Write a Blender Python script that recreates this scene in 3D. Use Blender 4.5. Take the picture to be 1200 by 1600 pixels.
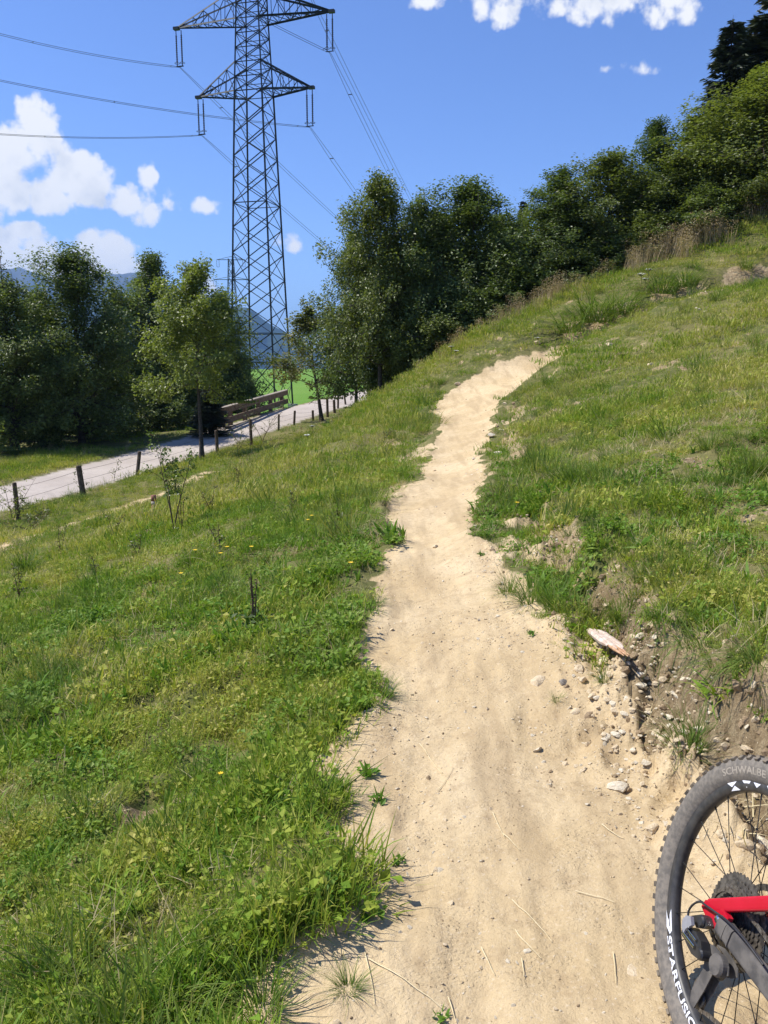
import bpy, math, random
import numpy as np
from mathutils import Vector, Matrix, Euler

random.seed(7)
RNG = np.random.default_rng(7)
for o in list(bpy.data.objects):
    bpy.data.objects.remove(o)
SC = bpy.context.scene
COL = SC.collection
R = math.radians

# ------------------------------------------------------------------ camera
F_PX = 1305.0                       # focal length in pixels of a 1200 x 1600 picture
PITCH = R(10.4)
CAM_Z = 1.60
cam_data = bpy.data.cameras.new('camera')
cam_data.sensor_fit = 'VERTICAL'
cam_data.sensor_height = 36.0
cam_data.lens = 36.0 * F_PX / 1600.0
cam_data.clip_start = 0.05
cam_data.clip_end = 60000
cam = bpy.data.objects.new('camera', cam_data)
COL.objects.link(cam)
cam.location = (0, 0, CAM_Z)
cam.rotation_euler = (R(90) - PITCH, 0, 0)
SC.camera = cam

# ------------------------------------------------------------------ sky, sun, exposure
SUN_AZ_LEFT = 80.0                  # degrees to the left of the viewing direction
SUN_EL = 54.0
SKY_STRENGTH = 0.10
SUN_STRENGTH = 4.6
SC.view_settings.view_transform = 'Standard'
SC.view_settings.look = 'None'
SC.view_settings.exposure = 0.55
SC.view_settings.gamma = 1.0
SC.view_settings.use_curve_mapping = False
SC.render.engine = 'CYCLES'
SC.cycles.max_bounces = 8
SC.cycles.diffuse_bounces = 3
SC.cycles.glossy_bounces = 2
SC.cycles.transmission_bounces = 4
SC.cycles.transparent_max_bounces = 8
SC.cycles.volume_bounces = 0

SUN_DIR = Vector((-math.sin(R(SUN_AZ_LEFT)) * math.cos(R(SUN_EL)),
                  math.cos(R(SUN_AZ_LEFT)) * math.cos(R(SUN_EL)),
                  math.sin(R(SUN_EL))))
sun_data = bpy.data.lights.new('sun', 'SUN')
sun_data.energy = SUN_STRENGTH
sun_data.angle = R(0.5)
sun_data.color = (1.0, 0.955, 0.88)
sun = bpy.data.objects.new('sun', sun_data)
COL.objects.link(sun)
sun.rotation_euler = SUN_DIR.to_track_quat('Z', 'Y').to_euler()


def at(px, py, depth):
    """point of the place seen at pixel (px, py) of the photograph, `depth` metres ahead"""
    xc = (px - 600.0) / F_PX
    yc = (800.0 - py) / F_PX
    d = Vector((xc, math.cos(PITCH) + yc * math.sin(PITCH), -math.sin(PITCH) + yc * math.cos(PITCH)))
    return Vector((0, 0, CAM_Z)) + d * (depth / d.y)


def ray(px, py):
    p = at(px, py, 1.0)
    return p - Vector((0, 0, CAM_Z))


def at_z(px, py, z):
    d = ray(px, py)
    return Vector((0, 0, CAM_Z)) + d * ((z - CAM_Z) / d.z)


world = bpy.data.worlds.new('World')
SC.world = world
world.use_nodes = True
world.cycles.sampling_method = 'MANUAL'
world.cycles.sample_map_resolution = 512


class NT:
    """small helper for building node trees"""
    def __init__(self, tree):
        self.t = tree

    def n(self, kind, **kw):
        nd = self.t.nodes.new(kind)
        for k, v in kw.items():
            setattr(nd, k, v)
        return nd

    def put(self, sock, v):
        if isinstance(v, bpy.types.NodeSocket):
            self.t.links.new(v, sock)
        elif v is not None:
            sock.default_value = v

    def math(self, op, a, b=None, c=None, clamp=False):
        nd = self.n('ShaderNodeMath', operation=op, use_clamp=clamp)
        self.put(nd.inputs[0], a)
        if b is not None:
            self.put(nd.inputs[1], b)
        if c is not None:
            self.put(nd.inputs[2], c)
        return nd.outputs[0]

    def mix(self, f, a, b, blend='MIX'):
        nd = self.n('ShaderNodeMix', data_type='RGBA', blend_type=blend)
        self.put(nd.inputs[0], f)
        self.put(nd.inputs[6], a)
        self.put(nd.inputs[7], b)
        return nd.outputs[2]

    def sstep(self, v, lo, hi):
        nd = self.n('ShaderNodeMapRange', interpolation_type='SMOOTHSTEP')
        self.put(nd.inputs[0], v)
        nd.inputs[1].default_value = lo
        nd.inputs[2].default_value = hi
        return nd.outputs[0]

    def noise(self, scale, detail=5, rough=0.55, vec=None, dist=0.0):
        nd = self.n('ShaderNodeTexNoise')
        nd.inputs['Scale'].default_value = scale
        nd.inputs['Detail'].default_value = detail
        nd.inputs['Roughness'].default_value = rough
        nd.inputs['Distortion'].default_value = dist
        if vec is not None:
            self.put(nd.inputs['Vector'], vec)
        return nd.outputs[0]

    def comb(self, x, y, z=0.0):
        nd = self.n('ShaderNodeCombineXYZ')
        for i, v in enumerate((x, y, z)):
            self.put(nd.inputs[i], v)
        return nd.outputs[0]


def build_world():
    t = world.node_tree
    t.nodes.clear()
    W = NT(t)
    sky = W.n('ShaderNodeTexSky', sky_type='NISHITA')
    sky.sun_disc = False
    sky.sun_elevation = R(SUN_EL)
    sky.sun_rotation = R(-SUN_AZ_LEFT)
    sky.altitude = 900
    sky.air_density = 1.0
    sky.dust_density = 0.25
    sky.ozone_density = 3.0
    # --- cloud cover by direction: azimuth and elevation of the view ray
    g = bpy.data.node_groups.new('cloud_cover', 'ShaderNodeTree')
    g.interface.new_socket('az', in_out='INPUT', socket_type='NodeSocketFloat')
    g.interface.new_socket('el', in_out='INPUT', socket_type='NodeSocketFloat')
    g.interface.new_socket('cover', in_out='OUTPUT', socket_type='NodeSocketFloat')
    G = NT(g)
    gi = G.n('NodeGroupInput')
    go = G.n('NodeGroupOutput')
    az, el = gi.outputs[0], gi.outputs[1]
    vec = G.comb(az, el, 0.0)
    puff = G.n('ShaderNodeTexVoronoi', feature='F1', voronoi_dimensions='2D')
    G.put(puff.inputs['Vector'], vec)
    puff.inputs['Scale'].default_value = 26
    puff.inputs['Detail'].default_value = 3
    puff.inputs['Roughness'].default_value = 0.45

    def noise2(scale, detail, rough, dist=0.0):
        nd = G.n('ShaderNodeTexNoise', noise_dimensions='2D')
        G.put(nd.inputs['Vector'], vec)
        nd.inputs['Scale'].default_value = scale
        nd.inputs['Detail'].default_value = detail
        nd.inputs['Roughness'].default_value = rough
        return nd.outputs[0]
    n1 = noise2(20, 5, 0.58)
    n2 = noise2(95, 4, 0.6)
    # hand-placed cumulus, each an ellipse in (azimuth, elevation) degrees
    cov = None
    for (px, py, rx, ry, w) in CLOUDS:
        d = ray(px, py).normalized()
        a0 = math.atan2(d.x, d.y)
        e0 = math.asin(d.z)
        ca = 1.0 / (rx / F_PX)
        ce = 1.0 / (ry / F_PX)
        u = G.math('MULTIPLY', G.math('SUBTRACT', az, a0), ca)
        v = G.math('MULTIPLY', G.math('SUBTRACT', el, e0), ce)
        q = G.math('ADD', G.math('MULTIPLY', u, u), G.math('MULTIPLY', v, v))
        q = G.math('MULTIPLY', G.math('SUBTRACT', 1.0, q), w)
        cov = q if cov is None else G.math('SMOOTH_MAX', cov, q, 0.25)
    cov = G.math('MAXIMUM', cov, -1.2)
    s = G.math('ADD', G.math('MULTIPLY', cov, 1.25), G.math('MULTIPLY', G.math('SUBTRACT', 0.45, puff.outputs['Distance']), 1.0))
    s = G.math('ADD', s, G.math('MULTIPLY', G.math('SUBTRACT', n1, 0.5), 1.5))
    s = G.math('ADD', s, G.math('MULTIPLY', G.math('SUBTRACT', n2, 0.5), 0.42))
    G.put(go.inputs[0], s)
    tc = W.n('ShaderNodeTexCoord')
    sep = W.n('ShaderNodeSeparateXYZ')
    W.put(sep.inputs[0], tc.outputs['Generated'])
    az = W.math('ARCTAN2', sep.outputs[0], sep.outputs[1])
    el = W.math('ARCSINE', sep.outputs[2])

    def cover(da, de):
        nd = W.n('ShaderNodeGroup')
        nd.node_tree = g
        W.put(nd.inputs[0], W.math('ADD', az, da))
        W.put(nd.inputs[1], W.math('ADD', el, de))
        return nd.outputs[0]
    c0 = cover(0.0, 0.0)
    c1 = cover(-0.012, 0.018)
    c2 = cover(-0.02, 0.032)
    alpha = W.sstep(c0, -0.05, 0.5)
    # thicker cloud between a point and the sun makes it greyer
    shade = W.math('ADD', W.math('MULTIPLY', W.sstep(c1, 0.5, 1.7), 0.45),
                   W.math('MULTIPLY', W.sstep(c2, 0.35, 1.5), 0.6))
    ccol = W.mix(shade, (7.3, 7.3, 7.35, 1), (4.3, 4.7, 5.5, 1))
    skyc = W.mix(1.0, sky.outputs[0], SKY_TINT, 'MULTIPLY')
    colr = W.mix(alpha, skyc, ccol)
    bg = W.n('ShaderNodeBackground')
    W.put(bg.inputs[0], colr)
    bg.inputs[1].default_value = SKY_STRENGTH
    out = W.n('ShaderNodeOutputWorld')
    W.put(out.inputs[0], bg.outputs[0])


SKY_TINT = (0.80, 0.92, 1.28, 1)
CLOUDS = [  # px, py, half width, half height in photo pixels (turned into sky directions), weight
    (20, 262, 96, 60, .95), (105, 284, 84, 54, .95), (55, 202, 40, 42, .95), (-60, 290, 90, 60, 1.0),
    (215, 322, 40, 38, .9), (228, 275, 18, 28, .8), (268, 312, 22, 20, .5),
    (40, 404, 105, 46, 1.0), (150, 404, 92, 44, 1.0), (95, 410, 100, 48, .9), (-60, 402, 100, 65, 1.0), (40, 362, 30, 18, .9),
    (323, 320, 30, 17, .5), (462, 379, 32, 19, .5), (320, 445, 30, 25, .9),
    (795, -4, 62, 42, .58), (905, -12, 52, 36, .6), (1015, -14, 88, 48, .6), (680, -5, 40, 18, .5),
    (1022, 101, 60, 15, .42), (870, -80, 200, 60, 1.0), (-250, 330, 120, 80, 1.2), (1500, 80, 200, 60, 1.0),
]
build_world()

# ------------------------------------------------------------------ helpers
def link(o, parent=None):
    COL.objects.link(o)
    if parent is not None:
        o.parent = parent
    return o


def np_mesh(name, V, faces, mats=(), smooth=False, mat_idx=None, uv=None):
    """faces: list of integer arrays (n x k)"""
    V = np.asarray(V, dtype=np.float32)
    me = bpy.data.meshes.new(name)
    if not isinstance(faces, (list, tuple)):
        faces = [faces]
    faces = [np.asarray(f, dtype=np.int32) for f in faces if len(f)]
    nl = sum(f.size for f in faces)
    nf = sum(len(f) for f in faces)
    me.vertices.add(len(V))
    me.vertices.foreach_set('co', V.ravel())
    me.loops.add(nl)
    me.polygons.add(nf)
    me.loops.foreach_set('vertex_index', np.concatenate([f.ravel() for f in faces]))
    tot = np.concatenate([np.full(len(f), f.shape[1], np.int32) for f in faces])
    st = np.concatenate([[0], np.cumsum(tot)[:-1]]).astype(np.int32)
    me.polygons.foreach_set('loop_start', st)
    me.polygons.foreach_set('loop_total', tot)
    if mat_idx is not None:
        me.polygons.foreach_set('material_index', np.asarray(mat_idx, np.int32))
    for m in mats:
        me.materials.append(m)
    me.update(calc_edges=True)
    me.polygons.foreach_set('use_smooth', np.full(nf, bool(smooth)))
    return me


def fattr(me, name, vals):
    a = me.attributes.new(name, 'FLOAT', 'POINT')
    a.data.foreach_set('value', np.asarray(vals, np.float32))


def put(name, me, parent=None, loc=None):
    o = bpy.data.objects.new(name, me)
    link(o, parent)
    if loc is not None:
        o.location = loc
    return o


def tag(o, label=None, cat=None, group=None, kind=None):
    if label:
        o['label'] = label
    if cat:
        o['category'] = cat
    if group:
        o['group'] = group
    if kind:
        o['kind'] = kind
    return o


def empty(name, loc, label, cat, group=None, rz=0.0):
    o = bpy.data.objects.new(name, None)
    o.empty_display_size = 0.2
    link(o)
    o.location = loc
    o.rotation_euler = (0, 0, rz)
    return tag(o, label, cat, group)


def hash2(ix, iy, seed):
    n = (ix.astype(np.int64) * 374761393 + iy.astype(np.int64) * 668265263 + seed * 1442695041) & 0x7fffffff
    n = ((n ^ (n >> 13)) * 1274126177) & 0x7fffffff
    return ((n ^ (n >> 16)) & 0xffff) / 65535.0


def vnoise(x, y, seed=0):
    ix = np.floor(x); iy = np.floor(y)
    fx = x - ix; fy = y - iy
    fx = fx * fx * fx * (fx * (fx * 6 - 15) + 10); fy = fy * fy * fy * (fy * (fy * 6 - 15) + 10)
    a = hash2(ix, iy, seed); b = hash2(ix + 1, iy, seed)
    c = hash2(ix, iy + 1, seed); d = hash2(ix + 1, iy + 1, seed)
    return (a * (1 - fx) + b * fx) * (1 - fy) + (c * (1 - fx) + d * fx) * fy - 0.5


def fbm(x, y, scale, octaves=4, seed=0, gain=0.5):
    x = np.asarray(x, float); y = np.asarray(y, float)
    s = 0; amp = 1.0; f = 1.0 / scale
    for i in range(octaves):
        ca, sa = math.cos(i * 1.1 + .4), math.sin(i * 1.1 + .4)
        s = s + amp * vnoise((x * ca - y * sa) * f + 17.3 * i, (x * sa + y * ca) * f - 9.1 * i, seed + i)
        amp *= gain; f *= 2.03
    return s


def ss(x, lo, hi):
    t = np.clip((x - lo) / (hi - lo), 0, 1)
    return t * t * (3 - 2 * t)


def poly_sd(x, y, P):
    """signed distance to a closed polygon, negative inside"""
    P = np.asarray(P, float)
    Q = np.roll(P, -1, axis=0)
    best = np.full(x.shape, 1e18); inside = np.zeros(x.shape, bool)
    for (ax, ay), (bx, by) in zip(P, Q):
        ex, ey = bx - ax, by - ay
        t = np.clip(((x - ax) * ex + (y - ay) * ey) / (ex * ex + ey * ey + 1e-12), 0, 1)
        dx = x - ax - t * ex; dy = y - ay - t * ey
        best = np.minimum(best, dx * dx + dy * dy)
        c = (ay > y) != (by > y)
        xi = ax + (y - ay) * ex / (ey if abs(ey) > 1e-9 else 1e-9)
        inside ^= c & (x < xi)
    d = np.sqrt(best)
    return np.where(inside, -d, d)


def line_d(x, y, P):
    """distance to a polyline and interpolated extra columns"""
    P = np.asarray(P, float)
    best = np.full(x.shape, 1e18); val = np.zeros(x.shape); side = np.zeros(x.shape)
    for A, B in zip(P[:-1], P[1:]):
        ex, ey = B[0] - A[0], B[1] - A[1]
        t = np.clip(((x - A[0]) * ex + (y - A[1]) * ey) / (ex * ex + ey * ey + 1e-12), 0, 1)
        dx = x - A[0] - t * ex; dy = y - A[1] - t * ey
        d = dx * dx + dy * dy
        m = d < best
        best = np.where(m, d, best)
        val = np.where(m, A[2] + t * (B[2] - A[2]), val)
    return np.sqrt(best), val


# ------------------------------------------------------------------ layout of the ground
# path edges, read off the photograph row by row with the height of the path there
def edge(rows):
    return [tuple(at_z(px, py, z).xy) for (px, py, z) in rows]


PATH_L = [(-.30, -1.0), (-.28, 0.6)] + edge([
    (455, 1600, -.02), (515, 1480, -.01), (562, 1390, 0), (560, 1260, 0), (532, 1150, 0), (598, 1055, 0), (568, 985, 0),
    (574, 900, 0), (612, 835, 0), (606, 800, 0), (652, 752, -.02), (684, 700, 0.0), (692, 655, .22)]) + [
    (1.25, 21.6), (1.45, 23.0), (1.95, 24.2), (2.7, 25.0), (3.6, 25.5), (5.2, 26.0), (8, 26.4), (12, 27.3), (17, 28.4)]
PATH_R = [(1.5, -1.0), (1.5, 0.8), (1.35, 1.7), (1.1, 2.2), (.95, 2.7)] + edge([
    (955, 1150, 0), (880, 1050, 0), (815, 985, 0), (782, 900, 0), (748, 840, 0), (733, 790, 0), (745, 752, -.02),
    (752, 700, 0.0), (772, 655, .22)]) + [
    (3.2, 20.9), (3.8, 21.8), (4.8, 22.8), (6.2, 23.7), (8.2, 24.6), (12, 25.7), (17, 27)]
PATH_POLY = PATH_L + PATH_R[::-1]

ROAD_C = [(-30, 2, -3.6), (-20.5, 14, -3.5), (-15.6, 22, -3.3), (-12.8, 29, -3.05), (-10.6, 36, -2.75),
          (-8.2, 44, -2.3), (-5.2, 53, -1.65), (-1.5, 62, -.95), (4, 73, -.2), (14, 88, .8), (30, 105, 2)]
ROAD_HW = 1.75

CTRL = []                                    # x, y, z control points of the terrain


def cp(px, py, D, dz=0.0):
    p = at(px, py, D)
    CTRL.append((p.x, p.y, p.z + dz))


for (x, y, z) in [(-.3, -2, -.05), (.4, -2, 0), (1.5, -2, .1), (.3, 0, 0), (.3, 1.5, 0), (.35, 2.5, 0), (.35, 3.5, 0), (.33, 4.5, 0), (.35, 6, 0),
                  (.45, 8.5, 0), (.8, 11, -.02), (1.3, 15, 0.02), (2.0, 20, .36), (2.8, 22.5, .75), (3.8, 24, 1.1), (5.4, 24.9, 1.5),
                  (8, 25.7, 2.55), (12, 26.6, 3.55), (17, 27.8, 4.6),
                  # left slope falling to the road
                  (-1.0, 1.5, -.22), (-1.2, 3, -.32), (-2.2, -1, -.6), (-2.6, 4.5, -.75), (-2.0, 8, -.6), (-4.5, 8, -1.35), (-5.5, 12, -1.75),
                  (-2.5, 14, -.95), (-8, 16, -2.5), (-4.5, 20, -1.6), (-9.5, 20, -2.95), (-1.0, 20, -.35), (-6, 27, -2.35), (-2, 27, -1.0),
                  (-11.2, 24.5, -3.3), (-6.2, 36, -2.5), (-2.8, 36, -1.9), (1.2, 36, -.3), (-.5, 27, -.1),
                  # right hillside
                  (2.2, 2, .42), (2.2, 4, .42), (3.2, 6, .62), (3.2, 0, .7), (5, 3, 1.2), (4.0, 9, .9), (6, 7, 1.6), (5.4, 12, 1.25), (3.2, 15, .62),
                  (8, 12, 2.1), (7, 17, 2.0), (4.5, 19, 1.15), (12, 16, 3.5),
                  (20, 10, 6.0), (20, 25, 6.6)]:
    CTRL.append((x, y, z))
for (px, py, D) in [(435, 677, 43), (393, 703, 40), (340, 715, 37), (489, 661, 46.5), (541, 645, 52), (880, 556, 22.0), (915, 535, 22.6), (960, 511, 23.1), (1010, 493, 23.4), (1060, 476, 23.6), (1120, 464, 23.8), (1200, 452, 24.0), (1300, 430, 24.3), (640, 602, 26.5), (690, 580, 26.3), (760, 545, 26.6), (830, 510, 27.2), (900, 482, 27.8), (1010, 432, 28.6), (1100, 402, 29.5),
                    (1200, 352, 30.5), (1300, 310, 31.5)]:
    cp(px, py, D)
for (x, y, z) in [(2, 33, 1.0), (5, 34, 2.4), (9, 35, 4.2), (14, 36, 6.5), (20, 37, 9), (6, 45, 2.6), (14, 48, 6), (28, 45, 12), (5, 58, 1.2),
                  # verge behind the road, field
                  (-17, 33, -3.0), (-20, 40, -2.9), (-15, 42, -2.7), (-25, 28, -3.5), (-12, 48, -2.5), (-8, 56, -2.4), (-30, 50, -3.4), (-35, 20, -4),
                  (-10, 70, -2.6), (-2, 75, -1.9), (-30, 75, -3.2), (10, 78, .2), (-50, 60, -4), (-50, 20, -4.5), (-20, 2, -3.9), (-12, 4, -3.2),
                  (-8, 2, -2.3), (-45, -5, -6), (-12, -8, -3.4), (15, -8, 4.2), (25, -5, 7), (35, 20, 11), (40, 60, 16), (-20, 100, -2.6), (0, 100, -1.6),
                  (20, 110, 3)]:
    CTRL.append((x, y, z))
for (x, y, z) in ROAD_C[1:9]:
    CTRL.append((x, y, z))
CTRL = np.array(CTRL)


def tps_fit(C, lam=0.02):
    n = len(C)
    d = np.hypot(C[:, None, 0] - C[None, :, 0], C[:, None, 1] - C[None, :, 1])
    K = np.where(d > 0, d * d * np.log(d + 1e-12), 0) + lam * np.eye(n) * 20
    P = np.c_[np.ones(n), C[:, :2]]
    A = np.zeros((n + 3, n + 3)); A[:n, :n] = K; A[:n, n:] = P; A[n:, :n] = P.T
    return np.linalg.solve(A, np.r_[C[:, 2], 0, 0, 0])


TPS = tps_fit(CTRL)


def tps(x, y):
    out = TPS[-3] + TPS[-2] * x + TPS[-1] * y
    for (cx, cy, _), w in zip(CTRL, TPS[:-3]):
        d2 = (x - cx) ** 2 + (y - cy) ** 2
        out = out + w * 0.5 * d2 * np.log(d2 + 1e-12)
    return out


BANK_X = np.array([(-1, 1.7), (1.5, 1.55), (2.4, 1.46), (3.3, 1.42), (4.3, 1.46), (5.6, 1.50), (7, 1.50), (8.4, 1.72), (11, 1.95), (14, 2.3),
                   (17, 2.9), (19, 3.5), (21, 4.3), (23, 6.5)])
BANK_H = np.array([(-1, .34), (2, .36), (3.4, .34), (4.5, .26), (5.6, .26), (7, .12), (8.4, .18), (10, .1), (13, .14), (16, .2), (19, .22), (21, .15), (23, 0)])
CUT = [(5.8, 26.5, 0), (8, 27.1, 0), (11, 27.8, 0), (16, 29, 0)]
TRACK = [(-9.6, 18.4, 0), (-8.8, 20.4, 0), (-8.2, 23.0, 0), (-7.5, 25.0, 0), (-6.7, 27.3, 0), (-6.1, 29.0, 0)]


def ground(x, y, masks=False):
    x = np.asarray(x, float); y = np.asarray(y, float)
    r = np.hypot(x, y)
    xc = np.clip(x, -55, 42); yc = np.clip(y, -10, 112)
    h = tps(xc, yc)
    far = np.maximum(np.abs(x - xc), np.abs(y - yc))
    # out of the built area the land levels out into the valley meadow, rising to the right
    hf = -2.2 - 0.0006 * np.maximum(r - 100, 0) + np.clip(x - 45, 0, 400) * .25
    h = h + (hf - h) * ss(far, 0, 60)
    # the meadow beyond the pylon is flat up to a lip, then drops into the valley
    h = h - 60 * ss(y, 330, 900) - 200 * ss(y, 900, 3000)
    sd = poly_sd(x, y, PATH_POLY)
    edge_n = fbm(x, y, .35, 4, 3) * .22 + fbm(x, y, 1.3, 2, 9) * .18
    near = ss(r, 60, 30)
    sdn = sd + edge_n * ss(r, 40, 8)
    bx = np.interp(y, BANK_X[:, 0], BANK_X[:, 1]) + fbm(x, y, .9, 3, 21) * .20
    bh = np.interp(y, BANK_H[:, 0], BANK_H[:, 1]) * (1 + fbm(x, y, 1.7, 2, 23) * .9)
    bh = np.where((y < 23) & (y > -5), bh, 0)
    t = x - bx
    turf = ss(sdn, 0.0, .12)
    # relief of the turf and of the trodden path
    h = h + near * turf * (fbm(x, y, 1.6, 4, 31) * .16 + fbm(x, y, .28, 3, 37) * .085)
    h = h + near * (1 - turf) * (fbm(x, y, .7, 3, 41) * .035 * (.3 + .7 * ss(r, 18, 8)) + fbm(x, y, .09, 3, 43) * .012 * ss(r, 12, 5))
    h = h + near * (1 - turf) * (fbm(x + .15 * np.sin(y * .9), y * .16, .13, 3, 47) * .016) * ss(r, 14, 6)
    # worn hollow of the path, low lip of turf at its left edge
    h = h - .045 * ss(sdn, .05, -.35) * near
    h = h + .05 * np.exp(-((sdn - .16) / .14) ** 2) * (x < bx - .3) * near
    h = h + bh * (ss(t, -.30, .06) - .5) * np.exp(-((t + .1) / .75) ** 2)
    clods = fbm(x, y, .20, 4, 61, .6) * .20 * np.exp(-((t + .18) / .30) ** 2) * (bh > .08) * ss(r, 26, 14)
    h = h + clods
    dc, _ = line_d(x, y, CUT)
    cutm = np.exp(-(dc / .36) ** 2)
    side = y - np.interp(x, [5.8, 8, 11, 16], [26.5, 27.1, 27.8, 29])
    h = h + .30 * np.where(dc < 3, (ss(side, -.2, .2) - .5) * np.exp(-(dc / 1.3) ** 2), 0)
    dt, _ = line_d(x, y, TRACK)
    dr, zr = line_d(x, y, ROAD_C)
    on = ss(dr, ROAD_HW + 1.6, ROAD_HW + .1)
    h = h * (1 - on) + (zr - .06 * np.minimum(dr, ROAD_HW) / ROAD_HW * .5) * on
    if not masks:
        return h
    path = sdn < 0
    road = dr < ROAD_HW + fbm(x, y, .8, 3, 71) * .25
    soil = ss(sdn, .10, -.02)
    rub = ((x > 0) & (t < .06)).astype(float) * ss(y, 23, 20)
    strip = rub * ss(-t, -.05, .1) * np.clip(ss(y, 5.2, 4.0) + ss(fbm(x, y, .5, 3, 81), .0, .25) * .55 * ss(y, 21, 18), 0, 1) * ss(sd, 1.6, 1.0)
    face = np.exp(-((t + .16) / .17) ** 4) * np.clip(bh * 4.2, 0, 1) * ss(fbm(x, y, .8, 3, 83) + np.clip(5.5 - y, 0, 1.2) * .5, -.22, .15)
    bare = ss(fbm(x, y, .45, 4, 91), .42, .52) * ss(r, 45, 25) * .8
    cutd = cutm * ss(fbm(x, y, 1.2, 3, 93), -.55, -.05)
    trk = np.exp(-(dt / .42) ** 2) * ss(fbm(x, y, .8, 3, 95), -.45, -.1)
    soil = np.maximum.reduce([soil, strip, face * .95, bare, cutd * .9, trk])
    field = ss(y + .5 * x, 56, 62) * (dr > ROAD_HW + .7) * ss(x - y * .06, 12, 4)
    return h, dict(path=path, road=road, soil=soil, roadf=ss(dr + fbm(x, y, .8, 3, 71) * .25, ROAD_HW + .08, ROAD_HW - .08), bank=np.clip(np.maximum(face, strip * ss(sd, .05, .5)) + cutd * .9 + bare * 1.2 * (sdn > .05), 0, 1), field=field, sdn=sdn, t=t, bh=bh, dr=dr, sd=sd, dt=dt, dc=dc)


def gz(x, y):
    return float(ground(np.array([x]), np.array([y]))[0])


def hit(px, py, lo=1.0, hi=140.0):
    """where the view ray through a photo pixel meets the ground"""
    d = ray(px, py)
    D = np.geomspace(lo, hi, 900)
    zz = ground(d.x * D, d.y * D)
    below = (CAM_Z + d.z * D) < zz
    if not below.any():
        return Vector((d.x * 40, 40, gz(d.x * 40, 40)))
    i = int(np.argmax(below))
    a, b = D[max(i - 1, 0)], D[i]
    for _ in range(18):
        m = .5 * (a + b)
        if CAM_Z + d.z * m < gz(d.x * m, d.y * m):
            b = m
        else:
            a = m
    return Vector((d.x * b, d.y * b, gz(d.x * b, d.y * b)))


def on_ground(px, D):
    x = ray(px, 600).x / ray(px, 600).y * D
    return Vector((x, D, gz(x, D)))


# ------------------------------------------------------------------ materials
def new_mat(name):
    m = bpy.data.materials.new(name)
    m.use_nodes = True
    m.node_tree.nodes.clear()
    return m, NT(m.node_tree)


def finish(N, shader, disp=None):
    out = N.n('ShaderNodeOutputMaterial')
    N.put(out.inputs[0], shader)


def principled(N, col, rough=.8, spec=.3, metal=0.0, normal=None, **kw):
    b = N.n('ShaderNodeBsdfPrincipled')
    N.put(b.inputs['Base Color'], col)
    N.put(b.inputs['Roughness'], rough)
    b.inputs['Specular IOR Level'].default_value = spec
    b.inputs['Metallic'].default_value = metal
    if normal is not None:
        N.put(b.inputs['Normal'], normal)
    for k, v in kw.items():
        N.put(b.inputs[k], v)
    return b.outputs[0]


def bump(N, h, strength, dist=.01, normal=None):
    b = N.n('ShaderNodeBump')
    b.inputs['Strength'].default_value = strength
    b.inputs['Distance'].default_value = dist
    N.put(b.inputs['Height'], h)
    if normal is not None:
        N.put(b.inputs['Normal'], normal)
    return b.outputs[0]


def simple_mat(name, c1, c2=None, rough=.7, spec=.3, metal=0.0, scale=20, bumps=0.0, bdist=.002):
    m, N = new_mat(name)
    tc = N.n('ShaderNodeTexCoord').outputs['Object']
    nz = N.noise(scale, 6, .6, tc)
    col = N.mix(N.sstep(nz, .35, .65), (*c1, 1), (*(c2 or c1), 1))
    nrm = bump(N, N.noise(scale * 3, 4, .6, tc), bumps, bdist) if bumps else None
    finish(N, principled(N, col, rough, spec, metal, nrm))
    return m


def soil_colour(N, pos):
    a = N.noise(.9, 6, .6, pos)
    b = N.noise(14, 6, .62, pos)
    c = N.noise(75, 4, .6, pos)
    col = N.mix(N.sstep(a, .32, .68), (.52, .388, .212, 1), (.64, .50, .302, 1))
    col = N.mix(N.math('MULTIPLY', N.sstep(b, .45, .75), .6), col, (.37, .265, .15, 1))
    col = N.mix(N.math('MULTIPLY', N.sstep(c, .56, .72), .55), col, (.68, .57, .41, 1))
    col = N.mix(N.math('MULTIPLY', N.sstep(c, .42, .28), .5), col, (.33, .235, .13, 1))
    return col


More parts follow.
